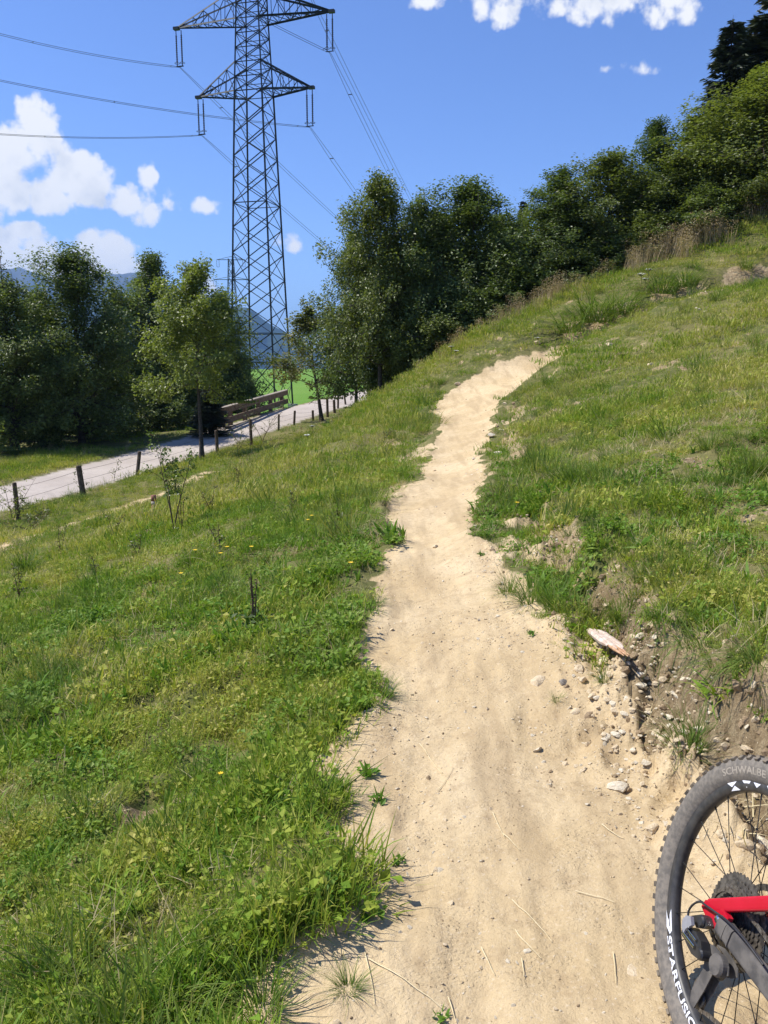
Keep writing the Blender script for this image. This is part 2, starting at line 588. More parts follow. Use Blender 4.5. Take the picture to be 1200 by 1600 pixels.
def make_ground_mat():
    """one material for the whole ground; attributes tell where soil, bank earth, road and meadow are"""
    m, N = new_mat('ground')
    pos = N.n('ShaderNodeNewGeometry').outputs['Position']

    def attr(nm):
        return N.n('ShaderNodeAttribute', attribute_name=nm).outputs['Fac']
    soil = soil_colour(N, pos)
    g1 = N.noise(.5, 5, .6, pos); g2 = N.noise(8, 6, .65, pos); g3 = N.noise(60, 4, .65, pos)
    # dark crumbly earth of the bank
    earth = N.mix(N.sstep(N.noise(17, 6, .7, pos), .38, .62), (.25, .18, .10, 1), (.48, .37, .22, 1))
    bk = N.math('ADD', attr('bank'), N.math('MULTIPLY', N.math('SUBTRACT', g2, .5), .9))
    soil = N.mix(N.sstep(bk, .35, .8), soil, earth)
    # broad worn bands and darker damp patches on the trail
    w = N.n('ShaderNodeMapping'); w.inputs['Scale'].default_value = (4.5, .5, 1)
    N.put(w.inputs['Vector'], pos)
    band = N.noise(1.0, 5, .6, w.outputs[0])
    soil = N.mix(N.math('MULTIPLY', N.sstep(band, .46, .64), .5), soil, (.36, .26, .145, 1))
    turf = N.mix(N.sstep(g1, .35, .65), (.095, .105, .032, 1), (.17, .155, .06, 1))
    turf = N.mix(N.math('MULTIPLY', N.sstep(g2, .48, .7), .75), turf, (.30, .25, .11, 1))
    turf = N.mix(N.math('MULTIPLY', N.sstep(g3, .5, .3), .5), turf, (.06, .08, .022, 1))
    f = N.math('ADD', attr('soil'), N.math('MULTIPLY', N.math('SUBTRACT', g2, .5), .7))
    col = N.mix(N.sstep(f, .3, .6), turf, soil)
    fcol = N.mix(N.sstep(N.noise(.12, 5, .6, pos), .3, .7), (.115, .23, .03, 1), (.15, .26, .045, 1))
    fcol = N.mix(N.math('MULTIPLY', N.sstep(N.noise(2.5, 6, .7, pos), .45, .7), .5), fcol, (.10, .18, .035, 1))
    col = N.mix(attr('field'), col, fcol)
    ra = N.noise(.35, 6, .65, pos); rb = N.noise(6, 6, .65, pos); rc = N.noise(160, 2, .5, pos)
    road = N.mix(N.sstep(ra, .35, .65), (.42, .36, .31, 1), (.51, .445, .385, 1))
    road = N.mix(N.math('MULTIPLY', N.sstep(rb, .5, .75), .4), road, (.31, .275, .24, 1))
    road = N.mix(N.math('MULTIPLY', rc, .3), road, (.28, .265, .25, 1))
    rf = attr('roadf')
    col = N.mix(rf, col, road)
    vo = N.n('ShaderNodeTexVoronoi'); vo.inputs['Scale'].default_value = 60
    N.put(vo.inputs['Vector'], pos)
    peb = N.sstep(vo.outputs['Distance'], .42, .2)
    soft = N.math('SUBTRACT', 1.0, rf)
    b1 = N.n('ShaderNodeBump'); b1.inputs['Distance'].default_value = .022
    N.put(b1.inputs['Strength'], N.math('MULTIPLY', soft, .65))
    N.put(b1.inputs['Height'], N.noise(22, 8, .7, pos))
    nb = bump(N, N.math('MULTIPLY', peb, N.sstep(N.noise(5, 3, .5, pos), .45, .62)), .5, .006, b1.outputs[0])
    b2 = N.n('ShaderNodeBump'); b2.inputs['Distance'].default_value = .05
    N.put(b2.inputs['Strength'], N.math('MULTIPLY', attr('bank'), .9))
    N.put(b2.inputs['Height'], N.noise(34, 6, .75, pos)); N.put(b2.inputs['Normal'], nb)
    nb = bump(N, N.noise(130, 4, .65, pos), .65, .005, b2.outputs[0])
    nb = bump(N, N.noise(330, 2, .6, pos), .6, .003, nb)
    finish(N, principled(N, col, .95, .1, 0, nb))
    return m


M_GROUND = make_ground_mat()


def build_ground():
    def ang_cols():
        f = np.linspace(R(-36), R(36), 430)
        s = np.linspace(R(36), R(324), 90)[1:-1]
        return np.r_[f, s]
    th = ang_cols()
    rr = np.r_[0.25, np.geomspace(.5, 1.25, 14), np.geomspace(1.27, 70, 360), np.geomspace(72, 14000, 60)]
    A, Rr = np.meshgrid(th, rr)
    X = Rr * np.sin(A); Y = Rr * np.cos(A)
    Z, mk = ground(X.ravel(), Y.ravel(), True)
    nr, na = X.shape
    V = np.c_[X.ravel(), Y.ravel(), Z]
    V = np.vstack([V, [[0, 0, gz(0, 0)]]])
    i, j = np.meshgrid(np.arange(nr - 1), np.arange(na), indexing='ij')
    jn = (j + 1) % na
    Fq = np.stack([i * na + j, i * na + jn, (i + 1) * na + jn, (i + 1) * na + j], -1).reshape(-1, 4)
    Fq = Fq[:, ::-1]
    cap = np.stack([np.full(na, len(V) - 1), (np.arange(na) + 1) % na, np.arange(na)], -1)[:, ::-1]
    pth = mk['path'][Fq].sum(1) >= 3
    rd = (mk['road'][Fq].sum(1) >= 3) & ~pth
    soil = np.r_[mk['soil'], 1.0]; fld = np.r_[mk['field'], 0.0]

    def sub(name, quads, tris, mat):
        used = np.unique(np.r_[quads.ravel(), tris.ravel()])
        mp = np.full(len(V), -1); mp[used] = np.arange(len(used))
        me = np_mesh(name, V[used], [mp[quads], mp[tris]] if len(tris) else [mp[quads]], [mat], True)
        fattr(me, 'soil', soil[used]); fattr(me, 'field', fld[used])
        fattr(me, 'bank', np.r_[mk['bank'], 0.0][used]); fattr(me, 'roadf', np.r_[mk['roadf'], 0.0][used])
        o = put(name, me)
        o['kind'] = 'structure'
        return o
    e = np.zeros((0, 3), int)
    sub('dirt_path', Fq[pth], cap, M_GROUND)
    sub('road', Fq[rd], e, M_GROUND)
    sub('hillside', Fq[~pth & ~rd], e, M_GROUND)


build_ground()

# ------------------------------------------------------------------ leaf, bark and grass materials
def leaf_mat(name, dark, light, gloss=.35, trans=.35, warm=None):
    m, N = new_mat(name)
    a = N.n('ShaderNodeAttribute', attribute_name='bv').outputs['Fac']
    oi = N.n('ShaderNodeObjectInfo').outputs['Random']
    f = N.math('ADD', N.math('MULTIPLY', a, .8), N.math('MULTIPLY', oi, .45))
    col = N.mix(f, (*dark, 1), (*light, 1))
    warm_tone = N.mix(1.0, col, (1.13, 1.02, .85, 1), 'MULTIPLY')
    col = N.mix(N.sstep(N.math('FRACT', N.math('MULTIPLY', oi, 7.3)), .35, .9), col, warm_tone)
    if warm:
        col = N.mix(N.sstep(a, .93, .97), col, (*warm, 1))
    p = N.n('ShaderNodeBsdfPrincipled')
    N.put(p.inputs['Base Color'], col)
    p.inputs['Roughness'].default_value = gloss
    p.inputs['Specular IOR Level'].default_value = .45
    t = N.n('ShaderNodeBsdfTranslucent')
    tcol = N.mix(1.0, col, (1.25, 1.3, .55, 1), 'MULTIPLY')
    N.put(t.inputs['Color'], tcol)
    mx = N.n('ShaderNodeMixShader')
    mx.inputs[0].default_value = trans
    N.put(mx.inputs[1], p.outputs[0]); N.put(mx.inputs[2], t.outputs[0])
    finish(N, mx.outputs[0])
    return m


M_LEAF = leaf_mat('alder_leaf', (.050, .088, .024), (.175, .225, .062), .45, .38)
M_LEAF_Y = leaf_mat('young_leaf', (.075, .125, .028), (.20, .26, .065), .42, .42)
M_LEAF_O = leaf_mat('ash_leaf', (.07, .105, .03), (.17, .19, .06), .45, .42, (.26, .21, .07))
M_NEEDLE = leaf_mat('spruce_needle', (.016, .026, .014), (.042, .058, .024), .5, .08)
M_SHRUB = leaf_mat('shrub_leaf', (.045, .08, .024), (.12, .165, .05), .38, .32)
M_BARK = simple_mat('bark', (.055, .045, .035), (.11, .095, .08), .9, .15, 0, 14, .6, .01)
M_TWIG = simple_mat('dark_stem', (.10, .065, .04), (.17, .115, .07), .9, .15, 0, 30, .3)


def tube(pts, rad, sides=6):
    """tapered tube along pts: returns verts, quads"""
    pts = np.asarray(pts, float); rad = np.asarray(rad, float)
    T = np.gradient(pts, axis=0)
    T /= np.linalg.norm(T, axis=1)[:, None] + 1e-9
    up = np.array([0.13, .31, .94]) if abs(T[0, 2]) < .8 else np.array([1.0, .1, .05])
    A = np.cross(T, up); A /= np.linalg.norm(A, axis=1)[:, None] + 1e-9
    B = np.cross(T, A)
    a = np.linspace(0, 2 * np.pi, sides, endpoint=False)
    ring = pts[:, None] + rad[:, None, None] * (np.cos(a)[None, :, None] * A[:, None] + np.sin(a)[None, :, None] * B[:, None])
    V = ring.reshape(-1, 3)
    n = len(pts)
    i, j = np.meshgrid(np.arange(n - 1), np.arange(sides), indexing='ij')
    jn = (j + 1) % sides
    Q = np.stack([i * sides + j, i * sides + jn, (i + 1) * sides + jn, (i + 1) * sides + j], -1).reshape(-1, 4)
    return V, Q


class Acc:
    """collects vertices and faces of one mesh"""
    def __init__(self):
        self.V = []; self.F3 = []; self.F4 = []; self.n = 0; self.m3 = []; self.m4 = []

    def add(self, V, F, mi=0):
        F = np.asarray(F)
        if len(F) == 0:
            return
        self.V.append(np.asarray(V, float))
        if F.shape[1] == 3:
            self.F3.append(F + self.n); self.m3.append(np.full(len(F), mi))
        else:
            self.F4.append(F + self.n); self.m4.append(np.full(len(F), mi))
        self.n += len(V)

    def tube(self, pts, rad, sides=6, mi=0, caps=False):
        if np.isscalar(rad):
            rad = [rad] * len(pts)
        V, Q = tube(pts, rad, sides)
        if caps:
            k = len(V)
            c = np.vstack([V, [pts[0]], [pts[-1]]])
            a = np.arange(sides); b = (a + 1) % sides
            t0 = np.stack([np.full(sides, k), b, a], -1)
            o = (len(pts) - 1) * sides
            t1 = np.stack([np.full(sides, k + 1), o + a, o + b], -1)
            n0 = self.n
            self.add(c, Q, mi)
            self.F3.append(np.vstack([t0, t1]) + n0); self.m3.append(np.full(2 * sides, mi))
            return
        self.add(V, Q, mi)

    def box(self, c, s, rot=None, mi=0, bev=0.0):
        x, y, z = np.asarray(s, float) / 2
        V = np.array([(sx * x, sy * y, sz * z) for sz in (-1, 1) for sy in (-1, 1) for sx in (-1, 1)])
        if rot is not None:
            V = V @ np.asarray(rot).T
        V = V + np.asarray(c, float)
        Q = np.array([(0, 2, 3, 1), (4, 5, 7, 6), (0, 1, 5, 4), (2, 6, 7, 3), (0, 4, 6, 2), (1, 3, 7, 5)])
        self.add(V, Q, mi)

    def build(self, name, mats, smooth=False):
        V = np.vstack(self.V)
        fs, ms = [], []
        if self.F3:
            fs.append(np.vstack(self.F3)); ms += self.m3
        if self.F4:
            fs.append(np.vstack(self.F4)); ms += self.m4
        return np_mesh(name, V, fs, mats, smooth, np.concatenate(ms))


def leaf_cards(P, size, rng, up=.55, outc=None, fold=.25, aspect=.62, droop=0.0):
    """leaf quads (two triangles folded along the midrib) at points P"""
    n = len(P)
    nrm = rng.normal(size=(n, 3)); nrm[:, 2] = np.abs(nrm[:, 2]) + up
    if outc is not None:
        o = P - outc; o /= np.linalg.norm(o, axis=1)[:, None] + 1e-6
        nrm += o * .7
    nrm /= np.linalg.norm(nrm, axis=1)[:, None]
    d = rng.normal(size=(n, 3)); d[:, 2] -= droop
    d -= nrm * (d * nrm).sum(1)[:, None]
    d /= np.linalg.norm(d, axis=1)[:, None] + 1e-9
    s = np.cross(nrm, d)
    L = size * rng.uniform(.65, 1.3, n)[:, None]
    W = L * aspect * .5
    base = P - d * L * .5
    tip = P + d * L * .5 - nrm * L * .08
    l = P + s * W + nrm * W * fold; r = P - s * W + nrm * W * fold
    V = np.stack([base, r, tip, l], 1).reshape(-1, 3)
    k = np.arange(n)[:, None] * 4
    F = np.vstack([k + np.array([0, 1, 2]), k + np.array([0, 2, 3])])
    return V, F


def make_broadleaf(name, seed, H, CR, base, n_limb, n_leaf, leaf, leafmat, lean=(0, 0), shape=1.0, loose=.3, inner=.35):
    """trunk mesh and crown mesh of a deciduous tree of height H and crown radius CR"""
    rng = np.random.default_rng(seed)
    A = Acc()
    k = 12
    tz = np.linspace(0, 1, k)
    wob = np.cumsum(rng.normal(0, .018 * H / k * 3, (k, 2)), 0) * tz[:, None]
    tr = np.c_[wob[:, 0] + lean[0] * tz ** 1.2, wob[:, 1] + lean[1] * tz ** 1.2, tz * H * .97 - .15]
    r0 = .0105 * H + .025
    A.tube(tr, r0 * (1 - .93 * tz) * (1 + .5 * np.exp(-tz * 22)), 8)
    tips = []; wts = []
    for i in range(n_limb):
        f = base + (1 - base) * ((i + rng.uniform(0, .9)) / n_limb)
        f = min(f, .985)
        c = np.array([np.interp(f, tz, tr[:, q]) for q in range(3)])
        az = i * 2.39996 + rng.normal(0, .35)
        g = (f - base) / (1 - base)
        prof = (math.sin(math.pi * min(1, (.10 + .90 * g) ** (.62 * shape))) ** .75) * .9 + .22
        L = CR * prof * rng.uniform(.68, 1.2)
        el = .20 + .95 * g ** 1.2 + rng.normal(0, .24)
        s = np.linspace(0, 1, 6)
        dirv = np.array([math.cos(az) * math.cos(el), math.sin(az) * math.cos(el), math.sin(el)])
        pts = c + s[:, None] * L * dirv
        pts[:, 2] += L * (.16 * s - .14 * s ** 2) + rng.normal(0, .02 * L, 6) * s
        A.tube(pts, np.maximum(r0 * .40 * (1 - f * .75) * (1 - .85 * s), .006), 5)
        nt = max(3, int(7 * L / CR * 1.6))
        for q in range(nt):
            u = rng.uniform(inner, 1.05)
            p = np.array([np.interp(u, s, pts[:, w]) for w in range(3)])
            sd = rng.normal(size=3); sd[2] = sd[2] * .9 + .1
            sd /= np.linalg.norm(sd)
            tl = L * rng.uniform(.12, .34) + .12
            e = p + sd * tl
            if q % 2 == 0:
                A.tube(np.array([p, (p + e) / 2 + [0, 0, .03], e]), [.010, .007, .004], 4)
            for v in (0.35, .7, 1.0):
                tips.append(p + sd * tl * v); wts.append((.5 + v) * (.9 + .65 * g))
    trunk = A.build(name + '_trunk', [M_BARK], True)
    tips = np.array(tips); wts = np.array(wts) / np.sum(wts)
    # clumps differ in how leafy they are
    wts = wts * rng.gamma(1.6, 1.0, len(wts)); wts /= wts.sum()
    idx = rng.choice(len(tips), n_leaf, p=wts)
    sc = CR * .088 * (1 + loose * .6 * rng.uniform(size=len(tips))[idx])
    off = rng.normal(size=(n_leaf, 3))
    off *= (rng.uniform(size=n_leaf) ** .45 / np.linalg.norm(off, axis=1))[:, None] * 1.55
    P = tips[idx] + off * sc[:, None] * np.array([1, 1, 1.15])
    P[:, 2] = np.maximum(P[:, 2], base * H * .8)
    V, F = leaf_cards(P, leaf, rng, .5, np.array([lean[0] * .5, lean[1] * .5, H * .5]), droop=.4)
    me = np_mesh(name + '_crown', V, [F], [leafmat])
    bv = np.clip(rng.normal(.45, .26, n_leaf) + (rng.uniform(size=len(tips))[idx] - .5) * .3, 0, 1)
    fattr(me, 'bv', np.repeat(bv, 4))
    return trunk, me


def make_conifer(name, seed, H, CR, n_w=34):
    rng = np.random.default_rng(seed)
    A = Acc()
    A.tube(np.array([[0, 0, -.2], [0, 0, H * .5], [0, 0, H]]), [.02 * H, .011 * H, .004], 7)
    Pts = []; D = []
    for w in range(n_w):
        f = .06 + .93 * (w / n_w) ** .9
        z = H * f
        L0 = CR * (1 - f) ** .85 + .12
        for b in range(11 if f < .85 else 7):
            az = rng.uniform(0, 6.283)
            L = L0 * rng.uniform(.7, 1.15)
            s = np.linspace(0, 1, 7)
            dr = -.32 * (1 - f) - .05 + rng.normal(0, .07)
            x = s * L
            zz = z + dr * L * s * 1.1 + .28 * L * s ** 2.4
            p = np.c_[np.cos(az) * x, np.sin(az) * x, zz]
            A.tube(p, np.maximum(.012 * H * .35 * (1 - .9 * s), .006), 4)
            m = int(44 * L / CR * 1.2) + 16
            u = rng.uniform(.08, 1.02, m)
            q = np.stack([np.interp(u, s, p[:, c]) for c in range(3)], -1)
            wdt = .32 * L * np.clip(1.05 - u, .06, .6)
            sd = np.array([-math.sin(az), math.cos(az), 0])
            off = rng.uniform(-1, 1, m)
            q = q + sd * (off * wdt)[:, None] * .9
            q[:, 2] -= np.abs(off) * wdt * .35 + rng.uniform(0, .14, m)
            Pts.append(q)
            d = np.stack([np.cos(az) + sd[0] * off * .9, np.sin(az) + sd[1] * off * .9, -.35 + rng.normal(0, .2, m)], -1)
            D.append(d)
    P = np.vstack(Pts); d = np.vstack(D); n = len(P)
    d /= np.linalg.norm(d, axis=1)[:, None]
    nrm = rng.normal(0, .5, (n, 3)) + [0, 0, .7]
    s = np.cross(nrm, d); s /= np.linalg.norm(s, axis=1)[:, None]
    L = rng.uniform(.24, .46, n)[:, None]; W = L * .20
    V = np.stack([P - s * W, P - s * W * .6 + d * L * .8, P + d * L * 1.1 - [0, 0, .03], P + s * W], 1).reshape(-1, 3)
    k = np.arange(n)[:, None] * 4
    me = np_mesh(name + '_crown', V, [np.vstack([k + np.array([0, 3, 2]), k + np.array([0, 2, 1])])], [M_NEEDLE])
    fattr(me, 'bv', np.repeat(np.clip(rng.normal(.45, .25, n), 0, 1), 4))
    return A.build(name + '_trunk', [M_BARK], True), me


TREE_KINDS = {
    'round': [make_broadleaf('alder', 11 + i, 8.0, 2.6, .06, 86, 42000, .118, M_LEAF, shape=1.0) for i in range(3)],
    'tall': [make_broadleaf('tall_alder', 31 + i, 9.0, 2.2, .05, 86, 38000, .118, M_LEAF, shape=.85) for i in range(3)],
    'clear': [make_broadleaf('clear_alder', 45 + i, 8.4, 2.3, .20, 80, 36000, .118, M_LEAF, shape=.9) for i in range(2)],
    'young': [make_broadleaf('young_alder', 51, 8.4, 2.4, .40, 46, 22000, .14, M_LEAF_Y, shape=.95, loose=.35)],
    'slim': [make_broadleaf('ash', 61, 7.0, 2.0, .30, 24, 8200, .15, M_LEAF_O, lean=(-.7, .2), shape=1.0, loose=.45)],
    'bush': [make_broadleaf('bush', 71 + i, 3.0, 1.8, .02, 36, 14000, .12, M_LEAF, shape=.7) for i in range(2)],
    'sparse': [make_broadleaf('sparse', 75, 6.5, .8, .55, 16, 420, .10, M_LEAF_O, shape=.9)],
    'spruce': [make_conifer('spruce', 81 + i, 14.0, 3.0) for i in range(2)],
}
TREE_N = {k: 0 for k in TREE_KINDS}


def crown_size(me):
    v = np.zeros(len(me.vertices) * 3, np.float32); me.vertices.foreach_get('co', v); v = v.reshape(-1, 3)
    return float(np.percentile(v[:, 2], 99.9)), float(np.percentile(np.abs(v[:, :2] - np.median(v[:, :2], 0)), 97))



def tree(kind, px, D, py_top, wpx, label, group, name='alder_tree', cat='tree', rz=None):
    """a tree whose foot stands under photo column px at D metres, with its top at row py_top and a crown wpx pixels wide"""
    p = on_ground(px, D)
    H = max(1.0, at(px, py_top, D).z - p.z)
    zc = D * math.cos(PITCH) - (p.z + H * .5 - CAM_Z) * math.sin(PITCH)
    cr = wpx * .5 / F_PX * zc
    var = TREE_KINDS[kind]
    tm, cm = var[TREE_N[kind] % len(var)]
    h0, r0 = crown_size(cm)
    TREE_N[kind] += 1
    t = empty(name, p, label, cat, group)
    t.rotation_euler.z = rz if rz is not None else random.uniform(0, 6.28)
    t.scale = (cr / r0, cr / r0, H / h0)
    put('trunk', tm, t)
    put('crown', cm, t)
    return t


GL = 'trees along the left roadside'
GR = 'trees along the upper edge of the slope'
tree('round', 15, 40, 432, 180, 'dark alder cut by the left edge of the photo, behind the lawn', GL)
tree('sparse', 12, 40, 385, 60, 'thin nearly bare treetop rising at the far left edge', GL, name='sapling_tree')
tree('round', 122, 43, 384, 201, 'broad round alder with a visible dark trunk behind the shaded lawn', GL)
tree('tall', 62, 48, 455, 144, 'dark alder squeezed between the left edge tree and the broad round alder', GL)
tree('tall', 188, 52, 455, 132, 'lower alder filling the gap right of the broad round alder', GL)
tree('tall', 243, 54, 394, 144, 'pointed alder just behind the young roadside tree', GL)
tree('young', 311, 35.5, 404, 168, 'young light green tree with a bare slender trunk on the near road verge', GL, name='young_tree', rz=.4)
tree('tall', 345, 62, 455, 100, 'dark alder behind the young tree, left of the wooden railing', GL)
tree('round', 300, 60, 470, 130, 'shaded alder hidden behind the crown of the young roadside tree', GL)
GB = 'bushes under the left roadside trees'
for (px, D, top, w, lab) in [
        (20, 41, 560, 120, 'dark bush at the left edge under the cut off alder'),
        (85, 43, 580, 110, 'dark bush with grey glints left of the broad alder trunk'),
        (165, 46, 600, 110, 'shady bush just right of the broad alder trunk'),
        (225, 50, 590, 110, 'shady bush between lawn and road behind the leafy saplings'),
        (285, 56, 590, 100, 'dark bush left of the young tree trunk across the road'),
        (372, 63, 545, 80, 'dark bush below the right edge of the young tree crown')]:
    tree('bush', px, D, top, w, lab, GB, name='bush', cat='bush')
tree('spruce', 326, 43.5, 602, 52, 'small bright green spruce seedling at the left end of the wooden railing', None, name='spruce_seedling', cat='bush')
tree('slim', 502, 47, 468, 125, 'slim leaning ash with sparse olive leaves among the fence posts', None, name='ash_tree', rz=0.2)

for (kind, px, D, top, w, lab) in [
        ('clear', 594, 33, 272, 125, 'tall alder with a narrow top, leftmost of the slope trees'),
        ('clear', 556, 36, 362, 100, 'lower alder on the left shoulder of the tall narrow topped one'),
        ('round', 655, 34, 305, 130, 'dark alder right of the tall narrow topped one, behind the ridge'),
        ('round', 728, 34, 280, 170, 'wide bushy alder above the spot where the trail turns'),
        ('round', 800, 37, 345, 120, 'low alder in the dip below the tiny distant spruce tip'),
        ('tall', 868, 33.5, 262, 130, 'alder left of the rounded high one, right of the dip'),
        ('round', 935, 34, 235, 165, 'high rounded alder behind the drooping sedge tussock'),
        ('tall', 1006, 35, 186, 95, 'slender alder with a pointed tip sticking up between rounded crowns'),
        ('round', 1068, 34, 225, 140, 'alder left of the biggest right hand tree, behind the brown grasses'),
        ('round', 1160, 33, 96, 205, 'biggest alder on the right, in front of the dark spruces'),
        ('round', 1240, 33, 130, 200, 'alder cut by the right edge of the photo'),
        ('tall', 690, 40, 330, 130, 'shaded alder in the second row behind the wide bushy one'),
        ('tall', 615, 41, 375, 120, 'shaded alder in the second row behind the tall narrow topped one'),
        ('tall', 770, 42, 335, 120, 'shaded alder in the second row left of the dip'),
        ('round', 850, 42, 320, 130, 'shaded alder in the second row right of the dip'),
        ('round', 985, 42, 290, 150, 'shaded alder in the second row under the pointed tip'),
        ('tall', 1100, 41, 170, 150, 'shaded alder in the second row left of the spruces')]:
    tree(kind, px, D, top, w * (1.3 if kind == 'tall' else 1.22), lab, GR)
GU = 'undergrowth bushes below the slope trees'
for (px, D, top, w, lab) in [
        (612, 35, 520, 90, 'dark bush straight behind the leftmost slope trunk'), (650, 32, 500, 100, 'dark bush right of the leftmost slope trunk'),
        (690, 32, 480, 120, 'dark bush above the trail bend, left half'), (755, 32, 450, 120, 'dark bush above the trail bend, right half'),
        (820, 32, 420, 120, 'dark bush left of the drooping sedge tussock'), (885, 32, 395, 120, 'dark bush straight behind the drooping sedge tussock'),
        (950, 32, 370, 120, 'dark bush behind the white umbel flowers'), (1020, 32, 330, 120, 'dark bush left of the tall brown grasses'),
        (1090, 32, 290, 130, 'dark bush behind the left tall brown grasses'), (1170, 32, 240, 140, 'dark bush behind the right tall brown grasses')]:
    tree('bush', px, D, top, w, lab, GU, name='bush', cat='bush')
GC = 'spruces behind the slope trees'
tree('spruce', 1106, 41, 36, 125, 'slim dark spruce with a spiky tip left of the big one', GC, name='spruce_tree')
tree('spruce', 1192, 42, -70, 230, 'big dark spruce at the top right corner', GC, name='spruce_tree')
tree('spruce', 1290, 44, -90, 240, 'dark spruce just past the right edge of the frame', GC, name='spruce_tree')
tree('spruce', 810, 62, 316, 46, 'tiny distant spruce tip poking up in the dip of the tree line', GC, name='spruce_tree')

# ------------------------------------------------------------------ grass and ground cover
def grass_mat(name, cols, trans=.35, rough=.5):
    m, N = new_mat(name)
    a = N.n('ShaderNodeAttribute', attribute_name='bv').outputs['Fac']
    tn = N.n('ShaderNodeAttribute', attribute_name='tint', attribute_type='INSTANCER').outputs['Fac']
    f = N.math('ADD', N.math('MULTIPLY', a, .62), N.math('MULTIPLY', tn, .62))
    f = N.math('SUBTRACT', f, .12, clamp=True)
    cr = N.n('ShaderNodeValToRGB')
    N.put(cr.inputs[0], f)
    el = cr.color_ramp.elements
    el[0].position = 0; el[0].color = (*cols[0], 1)
    el[1].position = 1; el[1].color = (*cols[-1], 1)
    for i, c in enumerate(cols[1:-1]):
        e = el.new((i + 1) / (len(cols) - 1)); e.color = (*c, 1)
    col = cr.outputs[0]
    p = N.n('ShaderNodeBsdfPrincipled')
    N.put(p.inputs['Base Color'], col)
    p.inputs['Roughness'].default_value = rough
    p.inputs['Specular IOR Level'].default_value = .14
    t = N.n('ShaderNodeBsdfTranslucent')
    N.put(t.inputs['Color'], N.mix(1.0, col, (1.15, 1.2, .6, 1), 'MULTIPLY'))
    mx = N.n('ShaderNodeMixShader')
    mx.inputs[0].default_value = trans
    N.put(mx.inputs[1], p.outputs[0]); N.put(mx.inputs[2], t.outputs[0])
    finish(N, mx.outputs[0])
    return m


M_GRASS = grass_mat('meadow_grass', [(.095, .205, .018), (.18, .29, .028), (.31, .36, .052), (.46, .43, .11), (.62, .52, .23)], .32, .6)
M_SEDGE = grass_mat('sedge_blade', [(.080, .145, .026), (.135, .205, .038), (.21, .25, .06), (.36, .32, .11), (.52, .43, .20)], .4, .6)
M_HERB = grass_mat('herb_leaf', [(.090, .19, .022), (.145, .26, .034), (.22, .31, .052), (.29, .33, .085), (.39, .36, .14)], .35, .5)
M_STRAW = grass_mat('dry_straw', [(.46, .37, .19), (.54, .44, .24), (.60, .51, .31), (.48, .36, .18)], .2, .6)
M_RUST = grass_mat('seed_grass', [(.34, .25, .15), (.46, .36, .23), (.54, .44, .29), (.36, .37, .17)], .3, .7)
M_YELLOW = simple_mat('yellow_petal', (.75, .50, .02), (.85, .62, .04), .6)
M_WHITE = simple_mat('white_petal', (.70, .70, .60), (.80, .80, .72), .6)


def blades(rng, n, rad, hmin, hmax, wid, bend, seg=3, tilt=.35, base_r=None, flop=0.0):
    """a clump of tapering curved grass blades"""
    a = rng.uniform(0, 6.283, n); rr = rad * np.sqrt(rng.uniform(0, 1, n))
    B = np.c_[np.cos(a) * rr, np.sin(a) * rr, np.zeros(n) - .01]
    h = rng.uniform(hmin, hmax, n) * rng.uniform(.7, 1.0, n)
    az = a + rng.normal(0, 1.2, n) if base_r is None else a + rng.normal(0, .5, n)
    d = np.c_[np.cos(az), np.sin(az), np.zeros(n)]
    s = np.c_[-np.sin(az + rng.normal(0, .7, n)), np.cos(az), np.zeros(n)]
    s /= np.linalg.norm(s, axis=1)[:, None]
    t0 = np.abs(rng.normal(0, tilt, n)); bd = rng.uniform(.3, 1.3, n) * bend
    w = wid * rng.uniform(.6, 1.4, n)
    rows = []
    for k in range(seg + 1):
        u = k / seg
        ang = t0 + bd * u
        ang_avg = t0 + bd * u * .5
        L = h * u
        P = B + d * (np.sin(ang_avg) * L)[:, None] + np.array([0, 0, 1.0]) * (np.cos(ang_avg) * L)[:, None]
        P[:, 2] -= flop * h * u ** 2
        ww = w * (1 - u) ** .6 * .5 if k < seg else np.zeros(n)
        if k < seg:
            rows.append(P - s * ww[:, None]); rows.append(P + s * ww[:, None])
        else:
            rows.append(P)
    m = len(rows)
    V = np.stack(rows, 1).reshape(-1, 3)
    o = np.arange(n)[:, None] * m
    quads = np.vstack([o + np.array([2 * k, 2 * k + 1, 2 * k + 3, 2 * k + 2]) for k in range(seg - 1)]) if seg > 1 else np.zeros((0, 4), int)
    tri = o + np.array([2 * (seg - 1), 2 * (seg - 1) + 1, m - 1])
    bv = np.repeat(np.clip(rng.normal(.36, .22, n), 0, 1), m)
    return V, quads, tri, bv


def herb(rng, n, rad, hmin, hmax, size, aspect):
    """low broad leaves on short stalks"""
    a = rng.uniform(0, 6.283, n); rr = rad * np.sqrt(rng.uniform(0, 1, n))
    P = np.c_[np.cos(a) * rr, np.sin(a) * rr, rng.uniform(hmin, hmax, n)]
    V, F = leaf_cards(P, size, rng, 1.6, None, .3, aspect)
    bv = np.repeat(np.clip(rng.normal(.36, .2, n), 0, 1), 4)
    return V, np.zeros((0, 4), int), F, bv


def rosette(rng, n, L, wid):
    """long strap leaves spreading from one point (dandelion, plantain)"""
    return blades(rng, n, .008, L * .6, L, wid, .9, 4, .75, base_r=1)


def clump_mesh(name, parts, mat):
    Vs, Qs, Ts, Bs, off = [], [], [], [], 0
    for (V, Q, T, b) in parts:
        Vs.append(V); Qs.append(Q + off); Ts.append(T + off); Bs.append(b); off += len(V)
    me = np_mesh(name, np.vstack(Vs), [x for x in (np.vstack(Qs), np.vstack(Ts)) if len(x)], [mat])
    fattr(me, 'bv', np.concatenate(Bs))
    return me


